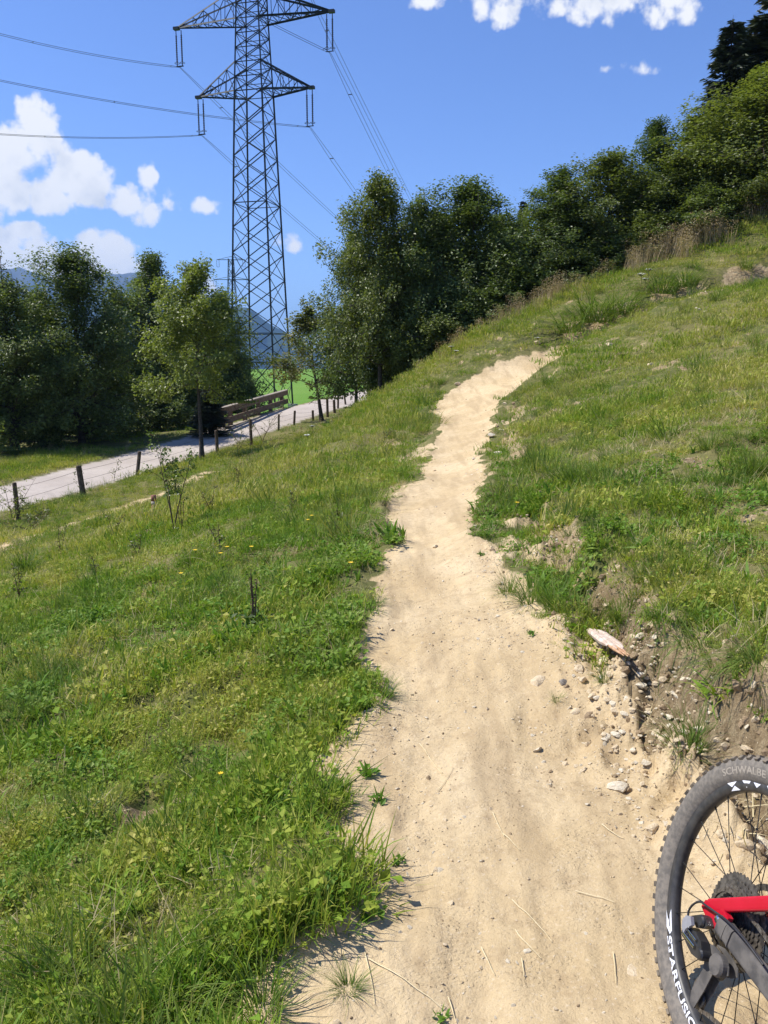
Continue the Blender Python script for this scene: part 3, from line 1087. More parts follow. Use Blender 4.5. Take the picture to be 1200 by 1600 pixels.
def proto_set(name, meshes):
    """collection outside the scene that holds the clumps to be scattered"""
    c = bpy.data.collections.new(name)
    for i, me in enumerate(meshes):
        o = bpy.data.objects.new('%s_%02d' % (name, i), me)
        c.objects.link(o)
    return c


def scatter(name, coll, P, rot, scl, idx, tint, label, cat):
    """one 'stuff' object: a point mesh whose vertices carry clump instances"""
    n = len(P)
    me = bpy.data.meshes.new(name)
    me.vertices.add(n)
    me.vertices.foreach_set('co', np.asarray(P, np.float32).ravel())
    for nm, dt, arr in (('rot', 'FLOAT_VECTOR', rot), ('scl', 'FLOAT_VECTOR', scl)):
        a = me.attributes.new(nm, dt, 'POINT'); a.data.foreach_set('vector', np.asarray(arr, np.float32).ravel())
    a = me.attributes.new('pick', 'INT', 'POINT'); a.data.foreach_set('value', np.asarray(idx, np.int32))
    a = me.attributes.new('tint', 'FLOAT', 'POINT'); a.data.foreach_set('value', np.asarray(tint, np.float32))
    o = put(name, me)
    g = bpy.data.node_groups.new(name + '_nodes', 'GeometryNodeTree')
    g.interface.new_socket('Geometry', in_out='INPUT', socket_type='NodeSocketGeometry')
    g.interface.new_socket('Geometry', in_out='OUTPUT', socket_type='NodeSocketGeometry')
    N = g.nodes; L = g.links
    gi = N.new('NodeGroupInput'); go = N.new('NodeGroupOutput')
    ci = N.new('GeometryNodeCollectionInfo')
    ci.inputs['Collection'].default_value = coll
    ci.inputs['Separate Children'].default_value = True
    ci.inputs['Reset Children'].default_value = True
    ip = N.new('GeometryNodeInstanceOnPoints')

    def named(nm, dt):
        nd = N.new('GeometryNodeInputNamedAttribute'); nd.data_type = dt
        nd.inputs['Name'].default_value = nm
        return nd.outputs[0]
    L.new(gi.outputs[0], ip.inputs['Points'])
    L.new(ci.outputs[0], ip.inputs['Instance'])
    ip.inputs['Pick Instance'].default_value = True
    L.new(named('pick', 'INT'), ip.inputs['Instance Index'])
    e2r = N.new('FunctionNodeEulerToRotation')
    L.new(named('rot', 'FLOAT_VECTOR'), e2r.inputs[0])
    L.new(e2r.outputs[0], ip.inputs['Rotation'])
    L.new(named('scl', 'FLOAT_VECTOR'), ip.inputs['Scale'])
    L.new(ip.outputs[0], go.inputs[0])
    md = o.modifiers.new('scatter', 'NODES')
    md.node_group = g
    tag(o, label, cat, None, 'stuff')
    return o


gr = np.random.default_rng(5)
TURF = proto_set('turf', [clump_mesh('turf', [blades(gr, 46, .095, .04, .13, .0042, 1.0, 3), herb(gr, 9, .09, .01, .06, .026, .75)], M_GRASS) for _ in range(5)])
LUSH = proto_set('lush', [clump_mesh('lush', [blades(gr, 40, .085, .06, .16, .0055, 1.5, 4, .45), blades(gr, 7, .06, .05, .12, .016, 1.1, 3, .5)], M_GRASS) for _ in range(4)])
MID = proto_set('mid', [clump_mesh('mid', [blades(gr, 56, .19, .05, .15, .0085, 1.0, 2), herb(gr, 8, .17, .02, .06, .04, .8)], M_GRASS) for _ in range(5)])
FARG = proto_set('farg', [clump_mesh('farg', [blades(gr, 80, .45, .05, .16, .015, .9, 2)], M_GRASS) for _ in range(4)])
HERBS = proto_set('herbs', [clump_mesh('herbs', [herb(gr, 26, .09, .015, .07, .026, .85)], M_HERB) for _ in range(3)]
                  + [clump_mesh('herbs', [rosette(gr, 9, .13, .022)], M_HERB) for _ in range(3)])
STRAWS = proto_set('straws', [clump_mesh('straws', [blades(gr, 5, .10, .16, .42, .0028, .8, 4, .8)], M_STRAW) for _ in range(4)])
THATCH = proto_set('thatch', [clump_mesh('thatch', [blades(gr, 26, .10, .05, .16, .0035, .6, 2, 1.25)], M_STRAW) for _ in range(3)])
SEEDS = proto_set('seeds', [clump_mesh('seeds', [blades(gr, 26, .26, .5, 1.05, .016, .5, 4, .14), herb(gr, 130, .28, .45, 1.0, .07, .30)], M_RUST) for _ in range(3)])


def polar_points(n, r0, r1, a=R(38), rng=gr):
    th = rng.uniform(-a, a, n)
    r = np.sqrt(rng.uniform(r0 * r0, r1 * r1, n))
    return r * np.sin(th), r * np.cos(th)


def sow(name, coll, ncoll, n, r0, r1, keep, size, tint, label, cat, tilt=.18, squash=(.8, 1.25), sink=0.0):
    x, y = polar_points(n, r0, r1)
    z, mk = ground(x, y, True)
    k = gr.uniform(size=n) < keep(x, y, mk)
    x, y, z = x[k], y[k], z[k] - sink
    mk = {q: v[k] for q, v in mk.items()}
    m = len(x)
    s = size(x, y, mk) * gr.uniform(.7, 1.3, m)
    scl = np.c_[s, s, s * gr.uniform(*squash, m)]
    rot = np.c_[gr.normal(0, tilt, m), gr.normal(0, tilt, m), gr.uniform(0, 6.283, m)]
    return scatter(name, coll, np.c_[x, y, z], rot, scl, gr.integers(0, ncoll, m), np.clip(tint(x, y, mk) + gr.normal(0, .1, m), 0, 1), label, cat)


def free(x, y, mk, m=.05):
    """where turf can grow; m keeps a clump of that radius off the trail, the road and the bare earth"""
    hole = .28 + .72 * ss(fbm(x, y, .26, 3, 201), -.2, .05)
    return (1 - mk['soil']) * (mk['dr'] > ROAD_HW + .12 + m) * (1 - .55 * mk['field']) * (mk['sdn'] > m * .8) * (mk['dt'] > .3) * hole


def patch(x, y, sc, seed, lo=-.15, hi=.2):
    return ss(fbm(x, y, sc, 3, seed), lo, hi)


def left_strip(x, mk):
    """lush band along the left edge of the path"""
    return (mk['t'] < 0) * (x < 3) * ss(mk['sdn'], .9, .35)


def g_tint(x, y, mk):
    base = .16 + .40 * patch(x, y, 1.8, 101) + .32 * patch(x, y, .4, 103, -.2, .25) - .34 * left_strip(x, mk)
    base = base + .10 * (mk['t'] > 0) * ss(y, 4, 9)
    base = base + .30 * ss(x, -1, -4) * ss(y, 9, 16) * patch(x, y, 3, 105)
    return np.clip(base + .22 * patch(x, y, .9, 109, .12, .3), 0, .95)


def g_size(x, y, mk):
    return (.45 + .35 * patch(x, y, .9, 107) + .42 * patch(x, y, .33, 108, -.2, .3) + .25 * left_strip(x, mk) * ss(y, 6, 3) - .10 * (mk['t'] > .3)) * (.55 + .45 * np.maximum(ss(mk['sdn'], .02, .6), ss(y, 6, 4)))


sow('meadow_grass', TURF, 5, 9000, .8, 5.2, lambda x, y, m: free(x, y, m), g_size, g_tint, 'short green meadow grass on the near slopes beside the trail', 'grass')
sow('meadow_grass', LUSH, 4, 5600, .8, 7.5, lambda x, y, m: free(x, y, m) * np.clip(left_strip(x, m) * .95 * ss(y, 6.5, 3.5) + .32 * patch(x, y, .7, 111, .02, .2) * (m['t'] < 0) + .3 * (np.abs(m['t'] - .2) < .25), 0, 1),
    lambda x, y, m: .42 + .35 * patch(x, y, .8, 113) + .35 * patch(x, y, .3, 114), lambda x, y, m: .02 + .25 * patch(x, y, .9, 115) + .2 * (m['t'] > -.2), 'taller lush grass along the edge of the trail', 'grass')
sow('meadow_grass', MID, 5, 17000, 4.6, 15, lambda x, y, m: free(x, y, m, .16), g_size, g_tint, 'green meadow grass in the middle of both slopes', 'grass')
sow('meadow_grass', FARG, 4, 24000, 13.5, 42, lambda x, y, m: free(x, y, m, .38) * (1 - .6 * m['field']), lambda x, y, m: .7 + .5 * patch(x, y, 2.5, 117), lambda x, y, m: g_tint(x, y, m) + .05, 'meadow grass of the upper slope and the road verges', 'grass')
sow('meadow_grass', FARG, 4, 5000, 40, 75, lambda x, y, m: free(x, y, m, .5) * (1 - .95 * m['field']), lambda x, y, m: 1.1 + 0 * x, lambda x, y, m: .3 + 0 * x, 'meadow grass beyond the road', 'grass')
sow('meadow_herbs', HERBS, 6, 12000, .9, 9, lambda x, y, m: free(x, y, m, .08) * (.2 + .8 * patch(x, y, .6, 121)), lambda x, y, m: .75 + .5 * patch(x, y, .9, 123), lambda x, y, m: .25 + .3 * patch(x, y, 1.2, 125), 'clover and dandelion leaves mixed into the grass', 'herbs')
sow('dry_grass', THATCH, 3, 15000, 1.0, 16, lambda x, y, m: np.clip((1 - m['soil'] * .8), 0, 1) * (m['sdn'] > .03) * (.12 + .88 * patch(x, y, .6, 131, .0, .22)), lambda x, y, m: .8 + .3 * patch(x, y, .9, 133), lambda x, y, m: .4 + 0 * x, 'pale dead grass lying between the green blades', 'dry grass', .3)
sow('dry_grass', STRAWS, 4, 4200, 1.2, 24, lambda x, y, m: free(x, y, m) * (.15 + .85 * patch(x, y, 1.4, 135, .0, .25)), lambda x, y, m: .75 + .4 * patch(x, y, .9, 137), lambda x, y, m: .4 + 0 * x, 'thin dry seed stalks standing in the meadow', 'dry grass', .3)


def ridge(x, y, m):
    """brown seed grass on the skyline of the slope and along the fence"""
    top = np.interp(x, [-2, 1, 4, 7, 10, 16], [29, 28, 28.3, 29.3, 30.2, 32])
    a = (x > 1.0) * np.exp(-((y - top - .7) / .9) ** 2) * (.10 + .60 * patch(x, y, 1.6, 141, -.05, .25)) * (.55 + .45 * ss(x, 5, 11))
    b = .16 * (x < 0) * ss(y, 14, 22) * ss(y, 46, 38) * (m['dr'] > 2.4) * patch(x, y, 2.0, 143, .0, .25)
    return np.clip(a + b, 0, 1) * (1 - m['soil'])


sow('seed_grass', SEEDS, 3, 22000, 15, 44, ridge, lambda x, y, m: .30 + .32 * ss(x, -1, 2) + .35 * ss(x, 6, 12), lambda x, y, m: .4 + 0 * x, 'rusty brown seed grasses along the ridge and the fence', 'grass')

sow('bank_grass', LUSH, 4, 4200, 1.2, 13, lambda x, y, m: (m['bh'] > .07) * np.exp(-((m['t'] - .16) / .10) ** 2) * .7, lambda x, y, m: .75 + .5 * patch(x, y, .5, 161), lambda x, y, m: .3 + .45 * patch(x, y, .6, 163), 'long grass hanging over the lip of the eroded bank', 'grass', .45)
sow('bank_grass', THATCH, 3, 3000, 1.2, 13, lambda x, y, m: (m['bh'] > .07) * np.exp(-((m['t'] - .04) / .08) ** 2) * (.3 + .7 * patch(x, y, .5, 165)), lambda x, y, m: 1.1 + 0 * x, lambda x, y, m: .2 + 0 * x, 'dry roots and dead grass hanging from the lip of the eroded bank', 'dry grass', .5)

TUFTS = proto_set('tufts', [clump_mesh('tufts', [blades(gr, 60, .10, .10, .30, .0055, 1.1, 3, .5, base_r=1)], M_SEDGE) for _ in range(4)])
sow('meadow_tufts', TUFTS, 4, 3600, 1.0, 9, lambda x, y, m: free(x, y, m, .12) * (.12 + .6 * patch(x, y, 1.1, 171, .05, .25)), lambda x, y, m: .55 + .35 * patch(x, y, .7, 173), lambda x, y, m: .05 + .5 * patch(x, y, .8, 175, -.2, .3), 'small darker tufts dotted over the near slopes', 'grass', .25)
sow('meadow_tufts', TUFTS, 4, 16000, 8, 44, lambda x, y, m: free(x, y, m, .2) * (.12 + .55 * patch(x, y, 2.0, 177, .05, .25)), lambda x, y, m: 1.0 + .5 * patch(x, y, 1.3, 179), lambda x, y, m: .05 + .6 * patch(x, y, 1.6, 181, -.2, .3), 'darker and straw coloured tufts dotted over the upper slopes', 'grass', .2)

# ------------------------------------------------------------------ mountains far away
def rock_mat():
    m, N = new_mat('mountain_slope')
    pos = N.n('ShaderNodeNewGeometry')
    nz = N.noise(.0022, 8, .6, pos.outputs['Position'])
    sepn = N.n('ShaderNodeSeparateXYZ'); N.put(sepn.inputs[0], pos.outputs['Position'])
    hgt = N.math('ADD', sepn.outputs[2], N.math('MULTIPLY', nz, 500))
    col = N.mix(N.sstep(hgt, 500, 800), (.025, .042, .022, 1), (.085, .085, .075, 1))
    col = N.mix(N.sstep(nz, .55, .7), col, (.06, .09, .035, 1))
    finish(N, principled(N, col, .95, .05))
    return m


M_ROCK = rock_mat()


def mountain(name, ridge_px, D, depth, base_z, seed):
    """a ridge whose skyline passes through the given photo pixels, D metres away"""
    px = np.array([p[0] for p in ridge_px], float); py = np.array([p[1] for p in ridge_px], float)
    n, m = 260, 60
    u = np.linspace(px[0], px[-1], n)
    v = np.interp(u, px, py)
    V = np.zeros((n, m, 3))
    for i in range(n):
        c = at(u[i], v[i], D)
        for j in range(m):
            s = (j / (m - 1)) * 2 - 1                     # -1 front foot, 0 crest, 1 back foot
            y = D + s * depth
            x = c.x * y / D if s < 0 else c.x
            V[i, j] = (x, y, base_z + (c.z - base_z) * (1 - abs(s)) ** 1.15)
    X, Y = V[..., 0], V[..., 1]
    amp = (V[..., 2] - base_z)
    rug = fbm(X, Y, D * .05, 6, seed, .55)
    spur = np.abs(fbm(X * 1.6, Y * .35, D * .07, 4, seed + 5))
    cr = np.exp(-(np.linspace(-1, 1, m) / .10) ** 2)[None, :]
    V[..., 2] += amp * (rug * .30 - spur * .30) * (1 - cr) + amp * rug * .05 * cr
    i, j = np.meshgrid(np.arange(n - 1), np.arange(m - 1), indexing='ij')
    Q = np.stack([i * m + j, (i + 1) * m + j, (i + 1) * m + j + 1, i * m + j + 1], -1).reshape(-1, 4)
    o = put(name, np_mesh(name, V.reshape(-1, 3), [Q], [M_ROCK], True))
    o['kind'] = 'structure'
    return o


mountain('mountain', [(-700, 470), (-420, 395), (-250, 440), (-120, 405), (-20, 418), (15, 420), (45, 424), (80, 436), (110, 428), (140, 424), (163, 421), (188, 430), (215, 427),
                      (240, 445), (275, 462), (310, 480), (345, 515), (380, 560), (420, 600)], 6500, 2600, -300, 201)
mountain('mountain', [(250, 640), (290, 575), (330, 510), (350, 485), (372, 475), (392, 477), (408, 492), (430, 508), (455, 522), (480, 540), (520, 556), (570, 575), (660, 590),
                      (800, 575), (1000, 520), (1300, 460)], 4600, 1800, -300, 211)

# ------------------------------------------------------------------ air between the camera and the mountains
HAZE_DENSITY = 0.00010


def build_haze():
    x0, x1, y0, y1, z0, z1 = -15500, 15500, -15500, 15500, -420, 760
    V = [(x, y, z) for z in (z0, z1) for y in (y0, y1) for x in (x0, x1)]
    Q = [(0, 2, 3, 1), (4, 5, 7, 6), (0, 1, 5, 4), (2, 6, 7, 3), (0, 4, 6, 2), (1, 3, 7, 5)]
    m, N = new_mat('haze')
    v = N.n('ShaderNodeVolumePrincipled')
    v.inputs['Color'].default_value = (.32, .58, 1.0, 1)
    v.inputs['Density'].default_value = HAZE_DENSITY
    v.inputs['Anisotropy'].default_value = .1
    out = N.n('ShaderNodeOutputMaterial')
    N.put(out.inputs['Volume'], v.outputs[0])
    o = put('haze', np_mesh('haze', V, [np.array(Q)], [m]))
    tag(o, 'thin blue air haze in front of the mountains', 'haze', None, 'stuff')


if HAZE_DENSITY:
    build_haze()

# ------------------------------------------------------------------ lattice pylon
M_STEEL = simple_mat('weathered_steel', (.028, .034, .038), (.045, .052, .056), .6, .4, .3, 6)
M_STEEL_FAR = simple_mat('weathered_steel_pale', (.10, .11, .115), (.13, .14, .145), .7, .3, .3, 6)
M_INS = simple_mat('insulator_porcelain', (.035, .028, .028), (.06, .045, .045), .25, .6)
M_CABLE = simple_mat('aluminium_cable', (.09, .095, .10), (.12, .125, .13), .5, .5, .6)
M_CONC = simple_mat('old_concrete', (.30, .285, .26), (.40, .38, .34), .9, .2, 0, 5, .4, .01)


def bar(A, p, q, w, mi=0):
    p = np.asarray(p, float); q = np.asarray(q, float)
    d = q - p; L = np.linalg.norm(d)
    if L < 1e-6:
        return
    d /= L
    a = np.cross(d, [0.3, .2, .93]); a /= np.linalg.norm(a)
    b = np.cross(d, a)
    # angle section: two thin plates
    h = w * .5; t = w * .18
    Rm = np.stack([d, a, b], 1)
    A.box((p + q) / 2 - b * h, (L, w, t), Rm, mi)
    A.box((p + q) / 2 - a * (h - t * .5) + b * t * .5, (L, t, w - t), Rm, mi)


PYL_D = 75.0
pb = at(409, 612, PYL_D)
PYL = Vector((pb.x, pb.y, gz(pb.x, pb.y)))
PSC = PYL_D / F_PX * 1.0


def py_h(py):
    """height above the pylon's foot seen at photo row py"""
    return at(404, py, PYL_D).z - PYL.z


H_LOW, H_LOWT = py_h(147), py_h(102)
H_UP, H_UPT = py_h(34), py_h(-12)
H_TOP3, H_TOP3T = py_h(-72), py_h(-112)
H_PEAK = py_h(-165)
ROT = R(-15)


def half(z):
    """half side of the square tower at height z"""
    pts = [(0, 2.1), (py_h(480), 1.78), (H_LOW, 1.22), (H_UP, 1.0), (H_TOP3, .85), (H_PEAK, .12)]
    return float(np.interp(z, [p[0] for p in pts], [p[1] for p in pts]))


def crn(z, sx, sy):
    h = half(z)
    return np.array([sx * h, sy * h, z])


def build_pylon():
    t = empty('electricity_pylon', PYL, 'tall dark steel lattice pylon with stacked cross arms standing beyond the road', 'pylon', None, ROT)
    levels = [0.0]
    z = 0.0
    # first tall panel with a horizontal belt, then X panels getting smaller
    hz = py_h(566); levels.append(hz)
    z = hz
    while z < H_LOW - 1.0:
        z += half(z) * 1.22
        levels.append(z)
    k = (H_LOW - hz) / (levels[-1] - hz)
    levels = [0.0] + [hz + (l - hz) * k for l in levels[1:]]
    body = levels + [H_LOW + (H_LOWT - H_LOW) * q for q in (.5, 1.0)]
    n = 3
    body += [H_LOWT + (H_UP - H_LOWT) * (q + 1) / n for q in range(n)]
    body += [H_UP + (H_UPT - H_UP) * q for q in (.5, 1.0)]
    body += [H_UPT + (H_TOP3 - H_UPT) * q for q in (.5, 1.0)] + [H_TOP3T, H_PEAK]
    for sx in (-1, 1):
        for sy in (-1, 1):
            A = Acc()
            for a, b in zip(body[:-1], body[1:]):
                bar(A, crn(a, sx, sy), crn(b, sx, sy), .14 if a < H_LOW else .11)
            put('leg', A.build('leg', [M_STEEL]), t)
            B = Acc()
            c = crn(0, sx, sy)
            B.box((c[0], c[1], .02), (.7, .7, .7))
            put('footing', B.build('footing', [M_CONC]), t)
    faces = [((-1, -1), (1, -1)), ((1, -1), (1, 1)), ((1, 1), (-1, 1)), ((-1, 1), (-1, -1))]
    for fa, fb in faces:
        A = Acc()
        for i, (a, b) in enumerate(zip(body[:-1], body[1:])):
            w = .062 if a < H_LOW else .052
            bar(A, crn(a, *fa), crn(b, *fb), w)
            bar(A, crn(a, *fb), crn(b, *fa), w)
            if i in (0,) or a >= H_LOW - .1 or i % 5 == 1:
                bar(A, crn(b, *fa), crn(b, *fb), w)
            if i == 0:
                m1 = (crn(a, *fa) + crn(b, *fb)) / 2
                bar(A, (crn(a, *fa) + crn(b, *fa)) / 2, (crn(a, *fa) * .75 + crn(b, *fb) * .25), w * .8)
                bar(A, (crn(a, *fb) + crn(b, *fb)) / 2, (crn(a, *fb) * .75 + crn(b, *fa) * .25), w * .8)
                bar(A, (crn(b, *fa) + crn(b, *fb)) / 2, (crn(b, *fa) * .75 + crn(a, *fb) * .25), w * .8)
                bar(A, (crn(b, *fa) + crn(b, *fb)) / 2, (crn(b, *fb) * .75 + crn(a, *fa) * .25), w * .8)
        put('bracing', A.build('bracing', [M_STEEL]), t)
    ends = {}
    for nm, zb, zt, tipL, n in (('low', H_LOW, H_LOWT, 5.1, 4), ('up', H_UP, H_UPT, 6.9, 5), ('top', H_TOP3, H_TOP3T, 4.9, 3)):
        for sx in (-1, 1):
            A = Acc()
            tip = np.array([sx * tipL, 0, zb + .12])
            for sy in (-1, 1):
                b0 = crn(zb, sx, sy); t0 = crn(zt, sx, sy)
                bar(A, b0, tip, .12); bar(A, t0, tip, .12)
                pb_, pt_ = b0, t0
                for q in range(1, n + 1):
                    f = q / (n + .6)
                    nb = b0 + (tip - b0) * f; nt = t0 + (tip - t0) * f
                    bar(A, nb, nt, .05); bar(A, pb_ if q % 2 else nb, nt if q % 2 else pt_, .05)
                    pb_, pt_ = nb, nt
            for q in range(n + 1):
                f = q / (n + .6); g = min(1, (q + 1) / (n + .6))
                L0 = crn(zb, sx, -1) * (1 - f) + tip * f; R0 = crn(zb, sx, 1) * (1 - f) + tip * f
                L1 = crn(zb, sx, -1) * (1 - g) + tip * g; R1 = crn(zb, sx, 1) * (1 - g) + tip * g
                bar(A, L0, R1, .05); bar(A, R0, L1, .05); bar(A, L1, R1, .05)
                Lt = crn(zt, sx, -1) * (1 - f) + tip * f; Rt = crn(zt, sx, 1) * (1 - f) + tip * f
                bar(A, Lt, Rt, .045)
            A.box(tip, (.5, .35, .22))
            arm = put('crossarm', A.build('crossarm', [M_STEEL]), t)
            # double suspension string with a yoke at its lower end
            for off in (-.06, .42):
                I = Acc()
                x = tip[0] - sx * off
                z0, L = zb - .05, 2.75
                zs = np.linspace(0, L, 40)
                rr = np.where((np.arange(40) % 2 == 0) & (zs > .3) & (zs < 2.45), .085, .04)
                I.tube(np.c_[np.full(40, x), np.zeros(40), z0 - zs], rr, 8)
                put('insulator', I.build('insulator', [M_INS], True), t)
                G = Acc()
                a = np.linspace(0, 2 * np.pi, 17)
                G.tube(np.c_[x + .2 * np.cos(a), .2 * np.sin(a), np.full(17, z0 - 2.55)], .022, 5)
                put('guard_ring', G.build('guard_ring', [M_STEEL]), t)
            Yk = Acc()
            bar(Yk, (tip[0] + sx * .15, 0, zb - 2.85), (tip[0] - sx * .52, 0, zb - 2.85), .07)
            put('yoke', Yk.build('yoke', [M_STEEL]), t)
            ends[nm, sx] = Vector((tip[0] - sx * .18, 0, zb - 2.92))
    bpy.context.view_layer.update()
    Mw = Matrix.Translation(PYL) @ Matrix.Rotation(ROT, 4, 'Z')
    return {k: Mw @ v for k, v in ends.items()}


PYL_ENDS = build_pylon()


def small_pylon():
    """the next pylon of another line, far behind"""
    D = 330.0
    b = at(366, 575, D)
    z0 = gz(b.x, b.y)
    t = empty('electricity_pylon', (b.x, b.y, z0), 'small distant lattice pylon seen through the left legs of the big one', 'pylon')
    hh = lambda py: at(366, py, D).z - z0
    w = lambda z: float(np.interp(z, [0, hh(404), hh(385)], [2.6, .9, .1]))
    A = Acc()
    zs = np.linspace(0, hh(404), 13)
    for a, c in zip(zs[:-1], zs[1:]):
        for fa, fb in [((-1, -1), (1, -1)), ((1, -1), (1, 1)), ((1, 1), (-1, 1)), ((-1, 1), (-1, -1))]:
            P = lambda z, f: np.array([f[0] * w(z), f[1] * w(z), z])
            bar(A, P(a, fa), P(c, fa), .2); bar(A, P(a, fa), P(c, fb), .12); bar(A, P(a, fb), P(c, fa), .12)
    put('tower', A.build('tower', [M_STEEL_FAR]), t)
    for py, L in ((437, 6.8), (406, 5.4)):
        C = Acc()
        z = hh(py)
        for s in (-1, 1):
            bar(C, (0, 0, z), (s * L, 0, z), .22); bar(C, (0, 0, z + 1.2), (s * L, 0, z), .14)
            for o in (0, .9):
                bar(C, (s * (L - o), 0, z), (s * (L - o), 0, z - 2.6), .10)
            bar(C, (s * L, 0, z - 2.6), (s * (L - .9), 0, z - 2.6), .1)
        put('crossarm', C.build('crossarm', [M_STEEL_FAR]), t)


small_pylon()


def cable(p, q, sag, label, sep=.36, r=.017, twin=True, n=40):
    s = np.linspace(0, 1, n)
    p = np.array(p); q = np.array(q)
    c = p + s[:, None] * (q - p)
    c[:, 2] -= 4 * sag * s * (1 - s)
    d = (q - p); sd = np.array([d[1], -d[0], 0]); sd /= np.linalg.norm(sd)
    A = Acc()
    for o in ((-.5, .5) if twin else (0,)):
        A.tube(c + sd * sep * o * np.clip(s * 300, .25, 1)[:, None], r, 5)
    if twin:
        for i in range(1, n, 2):
            if i in (1, 15, 29):
                bar(A, c[i] - sd * sep * .5, c[i] + sd * sep * .5, .05)
    o = put('power_cable', A.build('power_cable', [M_CABLE], True))
    tag(o, label, 'cable', 'power cables')


def far_end(start, px, py, D):
    return at(px, py, D)


E_ = PYL_ENDS
for (nm, sx, px, py, D, sag, lab) in [
        ('up', -1, -420, -88, 62, 1.2, "twin cable from the wide arm's left tip to the left edge of the photo"),
        ('low', -1, -420, 158, 62, 1.0, "twin cable from the lower arm's left tip to the left edge of the photo"),
        ('low', 1, -420, 22, 62, 1.0, "twin cable from the lower arm's right tip crossing behind the tower to the left edge"),
        ('up', 1, 60, -165, 66, .3, 'twin cable from the right tip of the wide arm rising leftward behind the tower'),
        ('top', 1, 380, -330, 64, .2, 'twin cable leaving the hidden top arm to the upper left'),
        ('up', -1, 1010, 660, 260, 8, 'twin cable from the left tip of the wide arm descending right behind the tower'),
        ('low', -1, 930, 610, 260, 8, 'twin cable from the left tip of the lower arm descending right behind the tower'),
        ('low', 1, 860, 640, 260, 5, 'twin cable from the right tip of the lower arm descending into the trees'),
        ('up', 1, 860, 690, 260, 5, 'twin cable from the right tip of the wide arm descending into the trees'),
        ('top', 1, 840, 640, 260, 4, 'rightmost twin cable coming down from the hidden top arm into the trees')]:
    cable(E_[nm, sx], at(px, py, D), sag, lab)

# ------------------------------------------------------------------ timber railing along the far side of the road
M_TIMBER = simple_mat('weathered_timber', (.12, .085, .06), (.20, .15, .11), .85, .2, 0, 7, .5, .01)
M_TIMBER_TOP = simple_mat('grey_timber', (.30, .25, .20), (.38, .33, .27), .85, .2, 0, 9, .4, .01)
M_POST = simple_mat('post_wood', (.07, .052, .038), (.15, .115, .085), .9, .15, 0, 12, .6, .01)


def railing():
    a = at(331, 660, 44.0); b = at(447, 626, 57.0)
    a.z = gz(a.x, a.y) - .05; b.z = gz(b.x, b.y) + .2
    d = (b - a); L = d.length; yaw = math.atan2(d.y, d.x); 
    t = empty('timber_railing', a, 'brown timber guard railing with two wide planks beside the road', 'railing', None, yaw)
    slope = d.z
    Lh = math.hypot(d.x, d.y)
    for i in range(6):
        f = (i + .25) / 5.5
        A = Acc()
        A.box((Lh * f, .12, slope * f + .55), (.26, .2, 1.5))
        put('post', A.build('post', [M_TIMBER]), t)
    ang = math.atan2(slope, Lh)
    Rm = np.array([[math.cos(ang), 0, -math.sin(ang)], [0, 1, 0], [math.sin(ang), 0, math.cos(ang)]])
    for (zc, hh_) in ((1.12, .30), (.55, .32)):
        for (f0, f1) in ((-.02, .49), (.494, 1.02)):
            A = Acc()
            A.box((Lh * (f0 + f1) / 2, -.03, slope * (f0 + f1) / 2 + zc), (Lh * (f1 - f0), .09, hh_), Rm)
            put('plank', A.build('plank', [M_TIMBER]), t)
    A = Acc()
    A.box((Lh * .5, .04, slope * .5 + 1.29), (Lh * 1.04, .28, .05), Rm)
    put('cap_board', A.build('cap_board', [M_TIMBER_TOP]), t)
    A = Acc()
    A.box((Lh * .55, -.02, slope * .55 + .12), (Lh * .8, .16, .14), Rm)
    put('kerb_beam', A.build('kerb_beam', [M_TIMBER_TOP]), t)


railing()

# ------------------------------------------------------------------ wire fence with wooden posts between slope and road
FENCE = [(-60, 850, 22.5, 62), (30, 818, 25, 60), (132, 778, 28, 52), (213, 750, 32.2, 39), (340, 712, 38, 36), (393, 700, 40.5, 41), (435, 674, 45, 25), (459, 664, 47, 22),
         (489, 655, 48.5, 16), (512, 652, 50, 30), (523, 642, 52, 20), (528, 641, 54, 33), (541, 640, 56, 30)]


def fence():
    pts = []
    p0 = on_ground(FENCE[0][0], FENCE[0][2])
    t = empty('wire_fence', p0, 'thin wire fence on short dark wooden posts along the near side of the road', 'fence')
    rngf = np.random.default_rng(3)
    tops = []
    for i, (px, py, D, hpx) in enumerate(FENCE):
        p = at(px, py, D)
        p.z = min(max(gz(p.x, p.y), p.z - .25), p.z + .25)
        gzz = gz(p.x, p.y)
        h = hpx / F_PX * D * 1.02
        top = p.z + h
        A = Acc()
        lean = rngf.normal(0, .045, 2)
        r = rngf.uniform(.055, .085) * (1.25 if i == 2 else 1)
        z0 = min(gzz, p.z) - .25
        zs = np.array([z0, z0 + (top - z0) * .5, top - .03, top])
        P = np.c_[p.x - p0.x + lean[0] * (zs - z0), p.y - p0.y + lean[1] * (zs - z0), zs - p0.z]
        A.tube(P, np.array([1.05, 1, .97, .8]) * r, 8, 0, True)
        put('post', A.build('post', [M_POST]), t)
        tops.append((P[-1], h))
    for q in (.15, .45, .75):
        A = Acc()
        for (a, ha), (b, hb) in zip(tops[:-1], tops[1:]):
            a2 = a - [0, 0, ha * q]; b2 = b - [0, 0, hb * q]
            s = np.linspace(0, 1, 7)
            c = a2 + s[:, None] * (b2 - a2); c[:, 2] -= .16 * s * (1 - s)
            A.tube(c, .0045, 4)
        put('wire', A.build('wire', [M_STEEL]), t)


fence()


